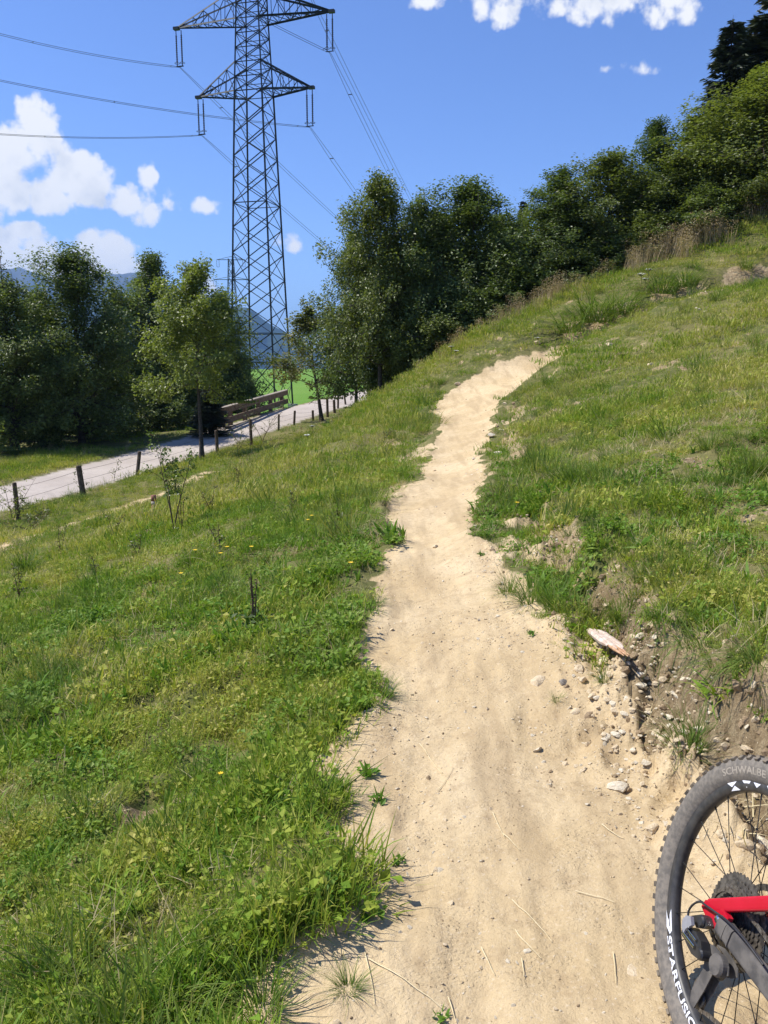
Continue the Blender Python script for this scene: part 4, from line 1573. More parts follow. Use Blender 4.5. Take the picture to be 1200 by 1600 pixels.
def marker_post():
    p = hit(241, 797)
    h = 24 / F_PX * p.y
    M_RED = simple_mat('faded_red_paint', (.20, .075, .05), (.27, .12, .08), .7, .2, 0, 20)
    M_PALE = simple_mat('pale_paint', (.40, .33, .26), (.46, .39, .32), .7)
    t = empty('marker_stake', p, 'short red and pale marker stake beside the narrow side track below the fence', 'stake')
    for z0, z1, m, nm in ((-.1, h * .35, M_RED, 'red_band'), (h * .35, h * .6, M_PALE, 'pale_band'), (h * .6, h, M_RED, 'red_band')):
        A = Acc()
        A.tube([(0, 0, z0), (0, 0, z1)], .055, 10, 0, True)
        put(nm, A.build(nm, [m], True), t)


marker_post()

# ------------------------------------------------------------------ stones and clods
def stone_mat(name, c1, c2):
    m, N = new_mat(name)
    tc = N.n('ShaderNodeTexCoord').outputs['Object']
    a = N.noise(4, 6, .65, tc); b = N.noise(30, 5, .65, tc)
    col = N.mix(N.sstep(a, .35, .65), (*c1, 1), (*c2, 1))
    col = N.mix(N.math('MULTIPLY', N.sstep(b, .5, .75), .5), col, (.34, .25, .15, 1))
    nb = bump(N, a, .5, .05); nb = bump(N, b, .4, .02, nb)
    finish(N, principled(N, col, .9, .2, 0, nb))
    return m


M_STONE = stone_mat('pale_limestone', (.70, .54, .33), (.80, .66, .45))
M_STONE_W = stone_mat('whitish_limestone', (.76, .64, .45), (.85, .76, .58))
M_STONE_G = stone_mat('grey_stone', (.30, .27, .23), (.42, .37, .30))
M_CLOD = stone_mat('earth_clod', (.30, .21, .12), (.42, .31, .19))


def rock_mesh(name, seed, mat, sub=2, flat=.55, rug=.28):
    rng = np.random.default_rng(seed)
    import bmesh
    bm = bmesh.new()
    bmesh.ops.create_icosphere(bm, subdivisions=sub, radius=1.0)
    V = np.array([v.co[:] for v in bm.verts]); F = np.array([[v.index for v in f.verts] for f in bm.faces])
    bm.free()
    # chop by random planes for facets
    for _ in range(11):
        n = rng.normal(size=3); n /= np.linalg.norm(n)
        d = rng.uniform(.45, .85)
        s = V @ n - d
        V = V - np.where(s > 0, s, 0)[:, None] * n * .92
    V += rug * .12 * rng.normal(size=V.shape)
    V *= np.array([1, rng.uniform(.6, .9), flat * rng.uniform(.8, 1.2)])
    V[:, 2] += .1
    return np_mesh(name, V, [F], [mat], False)


ROCKS = {k: [rock_mesh(k, 300 + i * 7 + len(k), m, s, f) for i in range(4)] for k, m, s, f in (
    ('stone', M_STONE, 2, .5), ('whitish', M_STONE_W, 2, .5), ('grey', M_STONE_G, 2, .55), ('clod', M_CLOD, 2, .7))}


def stone(px, py, wpx, kind, label, group=None, name='stone', flat=1.0, sink=.9, rz=None, tilt=.2):
    p = hit(px, py)
    zc = p.y * math.cos(PITCH) - (p.z - CAM_Z) * math.sin(PITCH)
    r = wpx * .5 / F_PX * zc
    o = bpy.data.objects.new(name, random.choice(ROCKS[kind]))
    link(o)
    o.location = (p.x, p.y, p.z + r * flat * .15 - r * sink * .2)
    o.scale = (r, r, r * flat)
    o.rotation_euler = (random.gauss(0, tilt), random.gauss(0, tilt), rz if rz is not None else random.uniform(0, 6.28))
    return tag(o, label, 'stone', group)


GS = 'single stones by the trail'
stone(965, 1232, 38, 'whitish', 'flat pale stone lying alone on the trail just above the bike wheel', GS, rz=.2, tilt=.05)
stone(1193, 1326, 62, 'whitish', 'large pale stone seen through the spokes above the cassette', GS, sink=.6)
stone(1160, 1322, 40, 'stone', 'medium stone left of the large one behind the spokes', GS, sink=.5)
stone(1128, 1304, 26, 'stone', 'small stone behind the upper spokes', GS)
stone(1020, 1295, 30, 'stone', 'half buried pale stone left of the tyre', GS, sink=.9)
stone(990, 1512, 44, 'stone', 'flat half buried stone beside the lower left of the tyre', GS, sink=1.3, flat=.5)
stone(860, 1302, 40, 'whitish', 'round pale stone trodden flush into the middle of the trail', GS, sink=1.8, flat=.4)
stone(840, 1066, 34, 'stone', 'wide pale stone at the trail edge below the wood splinter', GS, sink=.8)
stone(905, 1047, 22, 'stone', 'upright pale stone left of the grass under the wood splinter', GS, flat=1.3)
stone(880, 1068, 26, 'grey', 'greyish stone in the middle of the stone row by the bank', GS)
stone(896, 1114, 26, 'stone', 'oval stone below the stone row on the bare earth', GS)
stone(962, 1112, 24, 'stone', 'right stone of the pair below the stone row', GS)
stone(976, 1117, 18, 'whitish', 'small bright stone right of the pair by the bank', GS)
stone(1083, 908, 20, 'grey', 'grey stone peeping out of the right bank grass', GS, flat=1.2)
stone(680, 855, 14, 'stone', 'small stone in the middle of the trail halfway up', GS, sink=.4)
stone(510, 752, 16, 'whitish', 'pale stone in the left slope grass above the yellow flowers', GS)
stone(567, 797, 13, 'stone', 'small tan stone in the left grass near the trail edge', GS)
stone(714, 601, 17, 'stone', 'tan stone on the left rim where the trail bends', GS)
stone(784, 673, 13, 'whitish', 'pale stone on the right side of the upper trail', GS)
stone(778, 708, 20, 'whitish', 'flat pale stone in the grass right of the upper trail', GS, flat=.6)
stone(740, 718, 11, 'whitish', 'small pale stone on the right edge of the upper trail', GS)
stone(790, 632, 12, 'stone', 'small stone beside the trail just before the bend', GS)
stone(838, 536, 18, 'stone', 'tan stone in the grass above the trail bend', GS)
stone(1016, 570, 15, 'stone', 'tan stone on the right slope below the earth cut', GS)
stone(953, 540, 18, 'stone', 'stone patch left of the earth cut on the right', GS)
stone(1092, 484, 14, 'whitish', 'left stone of the white pair in the earth cut on the right', GS)
stone(1103, 488, 11, 'whitish', 'right stone of the white pair in the earth cut on the right', GS)
stone(57, 843, 8, 'whitish', 'small white stone by the end of the side track', GS)
GP = 'stones piled at the foot of the slope trees'
for i, (px, py, w, lab) in enumerate([(632, 572, 16, 'top stone of the pale pile under the leftmost slope tree'), (645, 574, 14, 'right stone of the pale pile under the leftmost slope tree'),
                       (626, 582, 13, 'left stone of the pale pile under the leftmost slope tree'), (640, 583, 12, 'bottom stone of the pale pile under the leftmost slope tree'),
                       (598, 598, 12, 'pale stone at the end of the fence below the leaning trunk')]):
    stone(px, py, w, 'stone', lab, GP)

# loose stones of the eroded bank, alike
LAND = [(945, 1015, 'wood splinter'), (865, 1075, 'row of larger stones by the bank'), (1075, 1140, 'spiky tussock above the tyre'), (965, 1228, 'flat pale stone lying alone'),
        (850, 960, 'foot of the broad tussock'), (1040, 1270, 'upper left of the bike tyre'), (930, 1130, 'pair of stones below the stone row'), (1010, 1060, 'foot of the eroded bank')]
rs = np.random.default_rng(17)
GB_ = 'loose stones along the right edge of the trail'
n_st = 0
while n_st < 230:
    px = rs.uniform(770, 1190); py = rs.uniform(965, 1330)
    band = 880 + (py - 965) * .52
    if abs(px - band - 60) > 75 + (py - 965) * .12 or (px > 1010 and py > 1180):
        continue
    w = min(6 + rs.gamma(1.6, 3.4), 22)
    kd = rs.choice(['stone', 'whitish', 'stone'])
    lm = min(LAND, key=lambda q: (q[0] - px) ** 2 + (q[1] - py) ** 2)[2]
    sz = 'tiny' if w < 9 else ('small' if w < 13 else 'fist sized')
    stone(px, py, w, kd, '%s %s stone in the rubble near the %s' % (sz, 'whitish' if kd == 'whitish' else 'tan', lm), GB_)
    n_st += 1
GB2 = 'loose stones beside the upper trail'
n_st = 0
while n_st < 34:
    py = rs.uniform(610, 860)
    right = np.interp(py, [610, 640, 700, 750, 800, 860], [815, 785, 758, 748, 740, 765])
    px = right + rs.normal(8, 14)
    stone(px, py, 3 + rs.gamma(1.5, 2.2), rs.choice(['stone', 'whitish', 'clod']), 'tiny %s stone beside the upper trail %s' % (random.choice(['pale', 'tan', 'roundish', 'flat']), 'at its bend' if py < 650 else ('just below the bend' if py < 710 else ('near the flat pale stone in the grass' if py < 760 else ('at its narrow middle' if py < 815 else 'where it widens towards the broad tussock')))), GB2)
    n_st += 1

# fine gravel: nobody could count it
GRAV = proto_set('gravel', [rock_mesh('gravel', 400 + i, m, 1, .6) for i, m in enumerate([M_STONE, M_STONE_W, M_CLOD, M_STONE, M_STONE_W])])


def gravel_keep(x, y, m):
    edge_ = ss(m['sd'], -.45, .05)
    return np.clip(m['soil'], 0, 1) * (.14 + .6 * patch(x, y, .5, 151, .0, .3) * (.3 + .7 * edge_) + .55 * (m['sd'] > -.12) * (m['t'] > -1.1) * (x > .3))


sow('gravel', GRAV, 5, 70000, .9, 7, gravel_keep, lambda x, y, m:   .0024 + .0055 * gr.gamma(.8, .6, len(x)), lambda x, y, m: .3 + 0 * x, 'fine gravel and crumbs of earth scattered on the trail', 'gravel', .6, (.5, 1.0), .0)
sow('gravel', GRAV, 5, 9000, 6.5, 26, gravel_keep, lambda x, y, m: .010 + .010 * gr.gamma(.9, .6, len(x)), lambda x, y, m: .3 + 0 * x, 'fine gravel on the upper trail', 'gravel', .6, (.5, 1.0), .0)

CLODS = proto_set('clods', [rock_mesh('clods', 430 + i, m, 1, .75) for i, m in enumerate([M_CLOD, M_CLOD, M_STONE])])
sow('earth_crumbs', CLODS, 3, 24000, 1.2, 9, lambda x, y, m: (x > 0) * (m['soil'] > .4) * np.clip(np.exp(-((m['t'] + .12) / .22) ** 2) * (m['bh'] > .06) + .25 * (m['sd'] > .1) * (m['t'] < 0) * (m['t'] > -.7), 0, 1), lambda x, y, m:   .006 + np.minimum(.011 * gr.gamma(1.0, .9, len(x)), .026), lambda x, y, m: .3 + 0 * x, 'brown crumbs of earth fallen from the eroded bank', 'earth', .6, (.6, 1.0), .0)

# ------------------------------------------------------------------ splintered wood by the bank
def wood_splinter():
    M_WOOD = simple_mat('bleached_wood', (.50, .38, .29), (.66, .54, .44), .85, .2, 0, 18, .6, .01)
    M_WOOD2 = simple_mat('broken_wood', (.42, .24, .13), (.55, .36, .22), .9, .15, 0, 30, .6, .01)
    a = hit(922, 992); b = hit(972, 1040)
    t = empty('wood_splinter', a, 'bleached broken piece of wood lying on the earth under the right bank', 'wood')
    d = np.array(b - a) + [0, 0, .03]
    s = np.linspace(0, 1, 8)
    sd = np.cross(d, [0, 0, 1.]); sd /= np.linalg.norm(sd)
    A = Acc()
    rg = np.random.default_rng(4)
    for k in range(5):
        o = (k - 2) * .013
        e0, e1 = rg.uniform(-.04, .10), rg.uniform(.75, 1.0)
        u = e0 + (e1 - e0) * s
        P = u[:, None] * d + sd * (o + rg.normal(0, .002, 8))[:, None] + np.array([0, 0, .03 + rg.uniform(0, .012)])
        A.tube(P, np.array([.3, .8, 1, 1, 1.05, 1, .8, .25]) * rg.uniform(.012, .019), 6)
    put('shaft', A.build('shaft', [M_WOOD], False), t)
    A = Acc()
    for k in range(6):
        o = rg.normal(0, .018)
        u = np.array([.72, .9, 1.0 + rg.uniform(0, .15)])
        P = u[:, None] * d + sd * o + np.array([0, 0, .035])
        A.tube(P, [.010, .008, .002], 5)
    put('torn_end', A.build('torn_end', [M_WOOD2]), t)


wood_splinter()

# ------------------------------------------------------------------ tussocks
TUS = [clump_mesh('tussock', [blades(gr, 130, .07, .18, .42, .005, 1.3, 4, .45, base_r=1), blades(gr, 40, .08, .10, .25, .005, 1.0, 3, .9, base_r=1)], M_SEDGE) for _ in range(4)]
TUS_OLIVE = [clump_mesh('tussock', [blades(gr, 90, .16, .12, .30, .006, .8, 3, .35)], M_SEDGE) for _ in range(3)]
HANG = [clump_mesh('hanging_grass', [blades(gr, 150, .16, .22, .5, .006, 2.3, 5, .5, base_r=1, flop=.35)], M_SEDGE) for _ in range(3)]
SEDGE = [clump_mesh('sedge', [blades(gr, 240, .28, .7, 1.25, .014, 1.9, 5, .35, base_r=1, flop=.15)], M_SEDGE) for _ in range(2)]


def tint_copy(me, dv):
    m2 = me.copy()
    n = len(m2.vertices)
    b = np.zeros(n, np.float32)
    m2.attributes['bv'].data.foreach_get('value', b)
    m2.attributes['bv'].data.foreach_set('value', np.clip(b + dv, 0, 1))
    return m2


HANG_DRY = [tint_copy(t, .45) for t in HANG]
HANG_GREEN = [tint_copy(t, .2) for t in HANG]
TUS_DRY = [tint_copy(t, .42) for t in TUS[:2]]
TUS_GREEN = [tint_copy(t, .14) for t in TUS]


def tussock(px, py, hpx, kind, label, group, ref=.36, name='grass_tussock', cat='grass tuft', wide=1.0):
    p = hit(px, py)
    zc = p.y * math.cos(PITCH) - (p.z - CAM_Z) * math.sin(PITCH)
    s = hpx / F_PX * zc / ref
    o = bpy.data.objects.new(name, random.choice(kind))
    link(o)
    o.location = (p.x, p.y, p.z - .01)
    o.scale = (s * wide, s * wide, s)
    o.rotation_euler = (random.gauss(0, .08), random.gauss(0, .08), random.uniform(0, 6.28))
    return tag(o, label, cat, group)


GT = 'grass tussocks on the slopes'
for (px, py, h, k, lab) in [
        (1075, 1172, 95, TUS_GREEN, 'dark spiky tussock growing from the earth just above the bike tyre'),
        (1095, 1160, 70, TUS_DRY, 'dry blades in the middle of the tussock just above the bike tyre'),
        (968, 962, 62, TUS_DRY, 'straw tipped tussock above the wood splinter'),
        (972, 968, 48, TUS_GREEN, 'small green tussock at the foot of the straw tipped one'),
        (830, 940, 74, TUS_GREEN, 'broad tussock at the trail edge left of the eroded bank'),
        (868, 948, 78, TUS_GREEN, 'right half of the broad tussock at the trail edge'),
        (795, 925, 50, TUS_DRY, 'yellowish tuft leaning over the trail edge'),
        (895, 925, 80, TUS, 'dark tuft between the broad tussock and the bank'),
        (1045, 965, 70, HANG, 'dark tuft hanging down the bank right of the wood splinter'),
        (1150, 1040, 75, HANG_DRY, 'dry brown grass hanging over the bank edge by the right edge'),
        (1192, 1035, 80, HANG_GREEN, 'green tuft on top of the bank at the right edge of the photo'),
        (1100, 1000, 75, HANG_GREEN, 'green grass hanging over the bank left of the dry brown one'),
        (1012, 905, 55, HANG_DRY, 'straw coloured grass hanging over the bank above the splinter'),
        (1180, 1020, 70, HANG_DRY, 'dry grass draped over the bank at the right edge of the photo'),
        (945, 1062, 42, TUS_GREEN, 'small tuft under the wood splinter'),
        (870, 1095, 26, TUS_DRY, 'tiny dry tuft among the stone row'),
        (600, 1085, 50, TUS_GREEN, 'tuft spilling onto the left edge of the trail'),
        (590, 945, 30, TUS_GREEN, 'small tuft on the left edge of the trail halfway up'),
        (1060, 880, 50, TUS, 'dark tuft on the right slope above the grey stone'),
        (985, 870, 55, TUS_DRY, 'brownish tuft on the right slope above the straw tipped tussock'),
        (1180, 740, 75, TUS_DRY, 'long yellow tuft at the right edge high on the slope'),
        (1110, 700, 60, TUS_DRY, 'yellow green tuft on the right slope below the skyline'),
        (1020, 780, 45, TUS_DRY, 'yellowish tuft in the middle of the right slope'),
        (945, 720, 30, TUS_GREEN, 'dark green tuft in the middle of the right slope'),
        (855, 600, 26, TUS, 'dark round tuft left of the earth cut'),
        (975, 560, 24, TUS, 'dark round tuft right of the trail bend'),
        (985, 620, 20, TUS_GREEN, 'low dark tuft on the right slope'),
        (100, 945, 44, TUS_GREEN, 'dark tuft on the left slope below the side track'),
        (40, 890, 60, TUS, 'dark tall tuft at the left edge of the photo'),
        (180, 990, 34, TUS_GREEN, 'low dark tuft on the left slope'),
        (225, 840, 28, TUS_GREEN, 'small dark tuft beside the leafy saplings'),
        (300, 880, 34, TUS_DRY, 'olive tuft on the left slope above the dark weed stalk'),
        (435, 850, 40, TUS, 'dark olive tuft halfway up the left slope'),
        (540, 685, 32, TUS, 'dark tuft on the crest near the fence end'),
        (470, 700, 30, TUS_DRY, 'reddish tuft on the crest of the left slope'),
        (325, 780, 34, TUS_DRY, 'rusty tuft right of the leafy saplings'),
        (675, 640, 24, TUS_GREEN, 'green tuft left of the upper trail'),
        (690, 600, 22, TUS_GREEN, 'tuft left of the trail bend'),
        (50, 1120, 60, TUS_GREEN, 'dark clump at the left edge halfway down'),
        (130, 1270, 80, TUS_GREEN, 'long bladed clump in the lower left grass'),
        (300, 1230, 80, TUS, 'dark green clump in the middle of the left grass'),
        (410, 1580, 120, TUS_GREEN, 'tall green clump at the bottom beside the trail'),
        (60, 1560, 130, TUS_GREEN, 'tall clump in the bottom left corner'),
        (545, 1545, 62, TUS_GREEN, 'loose tuft on the earth at the bottom left edge of the trail'),
        (1120, 470, 40, TUS_DRY, 'straw tuft above the earth cut at the right'),
        (1165, 420, 40, TUS_DRY, 'pale tuft on the skyline at the right edge')]:
    tussock(px, py, h, k, lab, GT, wide=1.15)
GD = 'drooping sedge clumps on the ridge'
tussock(930, 505, 80, [tint_copy(SEDGE[0], .12)], 'large drooping sedge tussock on the ridge above the trail bend', GD, 1.0, 'sedge_tussock', 'grass tuft', 1.3)
tussock(968, 492, 66, [tint_copy(SEDGE[1], .14)], 'right part of the drooping sedge on the ridge', GD, 1.0, 'sedge_tussock', 'grass tuft', 1.2)
tussock(1035, 458, 60, [tint_copy(SEDGE[1], .06)], 'blue green sedge tussock beside the white umbel flowers', GD, 1.0, 'sedge_tussock', 'grass tuft', 1.2)
tussock(1070, 448, 52, [tint_copy(SEDGE[0], .08)], 'right end of the blue green sedge by the umbel flowers', GD, 1.0, 'sedge_tussock', 'grass tuft', 1.2)
tussock(890, 520, 56, [tint_copy(SEDGE[0], .16)], 'left flank of the large drooping sedge tussock above the bend', GD, 1.0, 'sedge_tussock', 'grass tuft', 1.3)

# ------------------------------------------------------------------ saplings, weeds, stalks, flowers
def sapling(px, py, top, wpx, n_leaf, leaf, label, group, seed, mat=None, stems=1, low=.15, name='sapling', cat='sapling', leafy=1.0):
    rng = np.random.default_rng(seed)
    p = hit(px, py)
    H = max(.1, at(px, top, p.y).z - p.z)
    zc = p.y * math.cos(PITCH) - (p.z - CAM_Z) * math.sin(PITCH)
    W = wpx * .5 / F_PX * zc
    t = empty(name, p, label, cat, group)
    A = Acc(); pts = []
    for k in range(stems):
        lean = rng.normal(0, W * .4, 2) + (np.array([(k - (stems - 1) / 2) * W * .8, 0]))
        s = np.linspace(0, 1, 8)
        hh_ = H * rng.uniform(.8, 1.0)
        c = np.c_[lean[0] * s ** 1.3 + np.cumsum(rng.normal(0, .012 * H, 8)) * s, lean[1] * s ** 1.3, hh_ * s - .03]
        A.tube(c, np.maximum((.006 + .0045 * H) * (1 - .85 * s), .003), 5)
        for q in range(int(6 + 4 * H)):
            u = rng.uniform(low, .98)
            b = np.array([np.interp(u, s, c[:, i]) for i in range(3)])
            az = rng.uniform(0, 6.28)
            L = W * rng.uniform(.5, 1.1) * (1.15 - u * .75)
            e = b + np.array([math.cos(az) * L, math.sin(az) * L, L * rng.uniform(.2, .9)])
            A.tube(np.array([b, (b + e) / 2 + [0, 0, L * .08], e]), [.005, .004, .002], 4)
            for v in rng.uniform(.25, 1.05, 5):
                pts.append(b + (e - b) * v)
    put('stem', A.build('stem', [M_TWIG]), t)
    pts = np.array(pts)
    P = pts[rng.integers(0, len(pts), n_leaf)] + rng.normal(0, leaf * .6, (n_leaf, 3))
    V, F = leaf_cards(P, leaf, rng, .4, None, .25, .6, .5)
    me = np_mesh('leaves', V, [F], [mat or M_SHRUB])
    fattr(me, 'bv', np.repeat(np.clip(rng.normal(.55, .28, n_leaf), 0, 1), 4))
    put('leaves', me, t)
    return t


GSP = 'saplings between the trail and the road'
sapling(272, 830, 672, 80, 620, .055, 'leafy twin stemmed sapling standing above the side track', GSP, 1, M_LEAF_Y, stems=3, low=.3)
sapling(20, 815, 735, 70, 500, .06, 'leafy sapling at the left edge beside the first fence post', GSP, 2, M_LEAF_Y, stems=2)
sapling(372, 706, 665, 55, 300, .06, 'low dark leaved shrub between two fence posts', GSP, 3, stems=3, name='shrub', cat='shrub')
sapling(410, 690, 632, 60, 420, .06, 'leafy young shrub right of a fence post by the railing', GSP, 4, stems=3, name='shrub', cat='shrub')
sapling(128, 778, 712, 24, 90, .07, 'yellowish climbing shoot on the thick fence post', GSP, 5, M_LEAF_O)
sapling(178, 752, 712, 22, 40, .07, 'thin yellow flowering stalk left of the third fence post', GSP, 6, M_LEAF_O, name='tall_weed', cat='weed')
sapling(560, 610, 575, 60, 500, .08, 'green shrub where the fence meets the ridge', GSP, 7, stems=3, name='shrub', cat='shrub')
sapling(50, 830, 795, 80, 500, .06, 'bushy weeds at the foot of the first fence post', GSP, 8, stems=4, low=.05, name='shrub', cat='shrub')
sapling(318, 668, 640, 60, 260, .08, 'low weeds on the far road verge left of the railing', GSP, 9, stems=4, low=.05, name='shrub', cat='shrub')


for i, (px, py, top, lab) in enumerate([
        (152, 905, 858, 'thin brownish weed on the left slope below the side track'), (95, 872, 815, 'thin brownish weed close to the left edge below the side track'),
        (216, 868, 830, 'thin weed left of the dark stalk at the sapling foot'), (345, 862, 805, 'tall thin weed on the left slope right of the leafy sapling'),
        (455, 800, 762, 'thin weed on the left slope towards the crest'), (372, 760, 722, 'thin weed just below the fence on the left slope'),
        (330, 800, 752, 'rusty thin weed beside the twin stemmed sapling'), (600, 700, 668, 'thin weed on the crest left of the upper trail'),
        (180, 842, 800, 'thin weed on the far side of the narrow side track'), (30, 935, 870, 'tall thin weed at the left edge of the photo')]):
    sapling(px, py, top, 26, 60, .04, lab, 'thin weeds on the left slope', 20 + i, M_LEAF_O, stems=2, name='tall_weed', cat='weed')


def weed_stalk(px, py, top, label, seed):
    """dark dried dock stalk with small knobbly heads"""
    rng = np.random.default_rng(seed)
    p = hit(px, py)
    H = at(px, top, p.y).z - p.z
    t = empty('weed_stalk', p, label, 'weed', 'dark dried weed stalks')
    A = Acc(); K = Acc()
    for k in range(3):
        s = np.linspace(0, 1, 8)
        c = np.c_[(k - 1) * .05 * H * s + np.cumsum(rng.normal(0, .01 * H, 8)), rng.normal(0, .02 * H) * s, H * s * (1 - .15 * (k != 1)) - .02]
        A.tube(c, .006 * (1.1 - .6 * s), 5)
        n = 30
        u = rng.uniform(.12, 1, n)
        P = np.stack([np.interp(u, s, c[:, i]) for i in range(3)], -1) + rng.normal(0, .012, (n, 3))
        V, F = leaf_cards(P, .017, rng, .3, None, .5, .9)
        K.add(V, F)
    put('stalk', A.build('stalk', [M_TWIG]), t)
    put('seed_heads', K.build('seed_heads', [M_TWIG]), t)
    n = 36
    P = np.c_[rng.normal(0, .05, n), rng.normal(0, .05, n), rng.uniform(.01, .09, n)]
    V, F = leaf_cards(P, .06, rng, 1, None, .3, .5)
    me = np_mesh('base_leaves', V, [F], [M_SHRUB]); fattr(me, 'bv', np.repeat(rng.uniform(0, .6, n), 4))
    put('base_leaves', me, t)


weed_stalk(398, 976, 885, 'dark dried weed stalk standing alone in the middle of the left slope', 1)
weed_stalk(527, 815, 790, 'short dark dried weed stalk near the left edge of the trail', 2)
weed_stalk(283, 832, 770, 'dark dried stalk at the foot of the twin stemmed sapling', 3)


def strap_weed(px, py, hpx, label, seed, n=9):
    rng = np.random.default_rng(seed)
    p = hit(px, py)
    zc = p.y * math.cos(PITCH) - (p.z - CAM_Z) * math.sin(PITCH)
    h = hpx / F_PX * zc
    me = clump_mesh('trail_weed', [blades(rng, n, .01, h * .6, h * 1.15, h * .2, .8, 4, .5, base_r=1), herb(rng, 10, h * .6, .005, h * .25, h * .4, .6)], M_HERB)
    o = put('trail_weed', me, None, p)
    return tag(o, label, 'weed', 'single weeds on the trail')


strap_weed(575, 1212, 34, 'upright green weed on the bare earth left of the trail middle', 1)
strap_weed(592, 1250, 30, 'leafy weed just below the upright one at the trail edge', 2, 12)
strap_weed(622, 1350, 24, 'small round weed alone on the trail', 3, 14)
strap_weed(572, 1425, 52, 'narrow upright leaf shoot at the lower left edge of the trail', 4, 4)
strap_weed(690, 1592, 26, 'low weed at the bottom edge of the photo on the trail', 5, 12)
strap_weed(752, 868, 14, 'small dark weed on the right edge of the trail', 6, 12)
strap_weed(830, 992, 16, 'small weed on the rubble below the broad tussock', 7, 12)


def straw(px0, py0, px1, py1, label, r=.0016):
    a = hit(px0, py0); b = hit(px1, py1)
    s = np.linspace(0, 1, 7)
    P = np.array(a) + s[:, None] * np.array(b - a)
    sd = np.cross(np.array(b - a), [0, 0, 1.])
    P += sd * (random.uniform(-.12, .12) * s * (1 - s))[:, None]
    P[:, 2] = ground(P[:, 0], P[:, 1]) + .006
    A = Acc(); A.tube(P - np.array(a), r * (1.1 - .6 * s), 5)
    tag(put('straw', A.build('straw', [M_STRAW_PLAIN]), None, a), label, 'straw', 'dry straws lying on the trail')


M_STRAW_PLAIN = simple_mat('straw_stem', (.62, .50, .28), (.72, .60, .36), .6)
for a in [(655, 1163, 703, 1227, 'straw lying above the first crossing of straws on the left of the trail'), (684, 1238, 708, 1200, 'short straw crossing the long one on the left of the trail'),
          (770, 1271, 788, 1310, 'straw in the middle of the trail bent at its top'), (786, 1305, 812, 1330, 'straw continuing right of the bent one in the trail middle'),
          (800, 1408, 862, 1474, 'long straw lower right in the trail middle'), (805, 1455, 845, 1500, 'thin straw below the long lower right one'),
          (752, 1482, 773, 1526, 'straw pointing to the bottom near the trail middle'), (575, 1500, 690, 1578, 'long straw at the bottom left of the trail'),
          (570, 1490, 585, 1572, 'nearly upright looking straw over the bottom left tuft'), (815, 1500, 818, 1530, 'short straw near the trail middle bottom'),
          (900, 1395, 960, 1412, 'straw at the right of the trail beside the tyre'), (940, 1290, 975, 1312, 'short straw left of the half buried stone'),
          (958, 1490, 962, 1540, 'straw left of the lower tyre edge'), (700, 1560, 712, 1600, 'straw touching the bottom edge of the photo')]:
    straw(*a)


def flower(px, py, mat, r, label, group, n=7, stem=.12, name='flower', flat=False):
    p = hit(px, py + 2)
    zc = p.y * math.cos(PITCH) - (p.z - CAM_Z) * math.sin(PITCH)
    r = min(r, 5.0 / F_PX * zc)
    stem = min(stem, 30 / F_PX * zc)
    t = empty(name, p, label, 'flower', group)
    rng = np.random.default_rng(int(px * 7 + py))
    A = Acc(); A.tube([(0, 0, -.02), (.01, 0, stem * .6), (0, .01, stem)], [.003, .0025, .002], 4)
    put('stem', A.build('stem', [M_TWIG]), t)
    a = np.arange(n) / n * 6.283
    B = Acc()
    for k in a:
        d = np.array([math.cos(k), math.sin(k), .25]); s = np.array([-math.sin(k), math.cos(k), 0])
        c = np.array([0, .01, stem])
        V = np.array([c, c + d * r * .6 - s * r * .28, c + d * r, c + d * r * .6 + s * r * .28])
        B.add(V, np.array([[0, 1, 2, 3]]))
    put('petals', B.build('petals', [mat]), t)


for (px, py, lab) in [(487, 820, 'yellow flower, upper one of the pair near the thatch patch'), (481, 827, 'yellow flower, lower one of the pair near the thatch patch'),
                      (393, 870, 'yellow flower above the dark weed stalk, right one'), (355, 870, 'yellow flower above the dark weed stalk, left one'),
                      (305, 874, 'yellow flower left on the slope beside the olive tuft'), (283, 912, 'yellow flower lower on the left slope'),
                      (548, 901, 'yellow flower close to the left edge of the trail'), (345, 1236, 'yellow flower in the lower left grass'),
                      (345, 880, 'small yellow flower under the left one of the weed stalk pair'), (1178, 655, 'yellow flower high on the right slope'),
                      (808, 803, 'yellow flower in the grass right of the trail')]:
    flower(px, py, M_YELLOW, .028, lab, 'yellow flowers in the grass')


def umbel(px, py, hpx, wpx, label):
    p = hit(px, py + hpx * .7)
    zc = p.y * math.cos(PITCH) - (p.z - CAM_Z) * math.sin(PITCH)
    h = hpx / F_PX * zc; w = wpx / F_PX * zc * .5
    t = empty('umbel_flower', p, label, 'flower', 'white umbel flowers')
    A = Acc(); B = Acc()
    rng = np.random.default_rng(int(px))
    A.tube([(0, 0, -.05), (.01, 0, h * .6), (0, 0, h)], .008, 5)
    for k in range(16):
        a = rng.uniform(0, 6.28); r = w * math.sqrt(rng.uniform())
        c = np.array([math.cos(a) * r, math.sin(a) * r, h + w * .3 - r * .25])
        A.tube([(0, 0, h * .85), c], .004, 4)
        V, F = leaf_cards(c + rng.normal(0, w * .12, (6, 3)) * [1, 1, .3], w * .35, rng, 2.5, None, .1, .9)
        B.add(V, F)
    put('stem', A.build('stem', [M_TWIG]), t)
    put('flower_head', B.build('flower_head', [M_WHITE]), t)


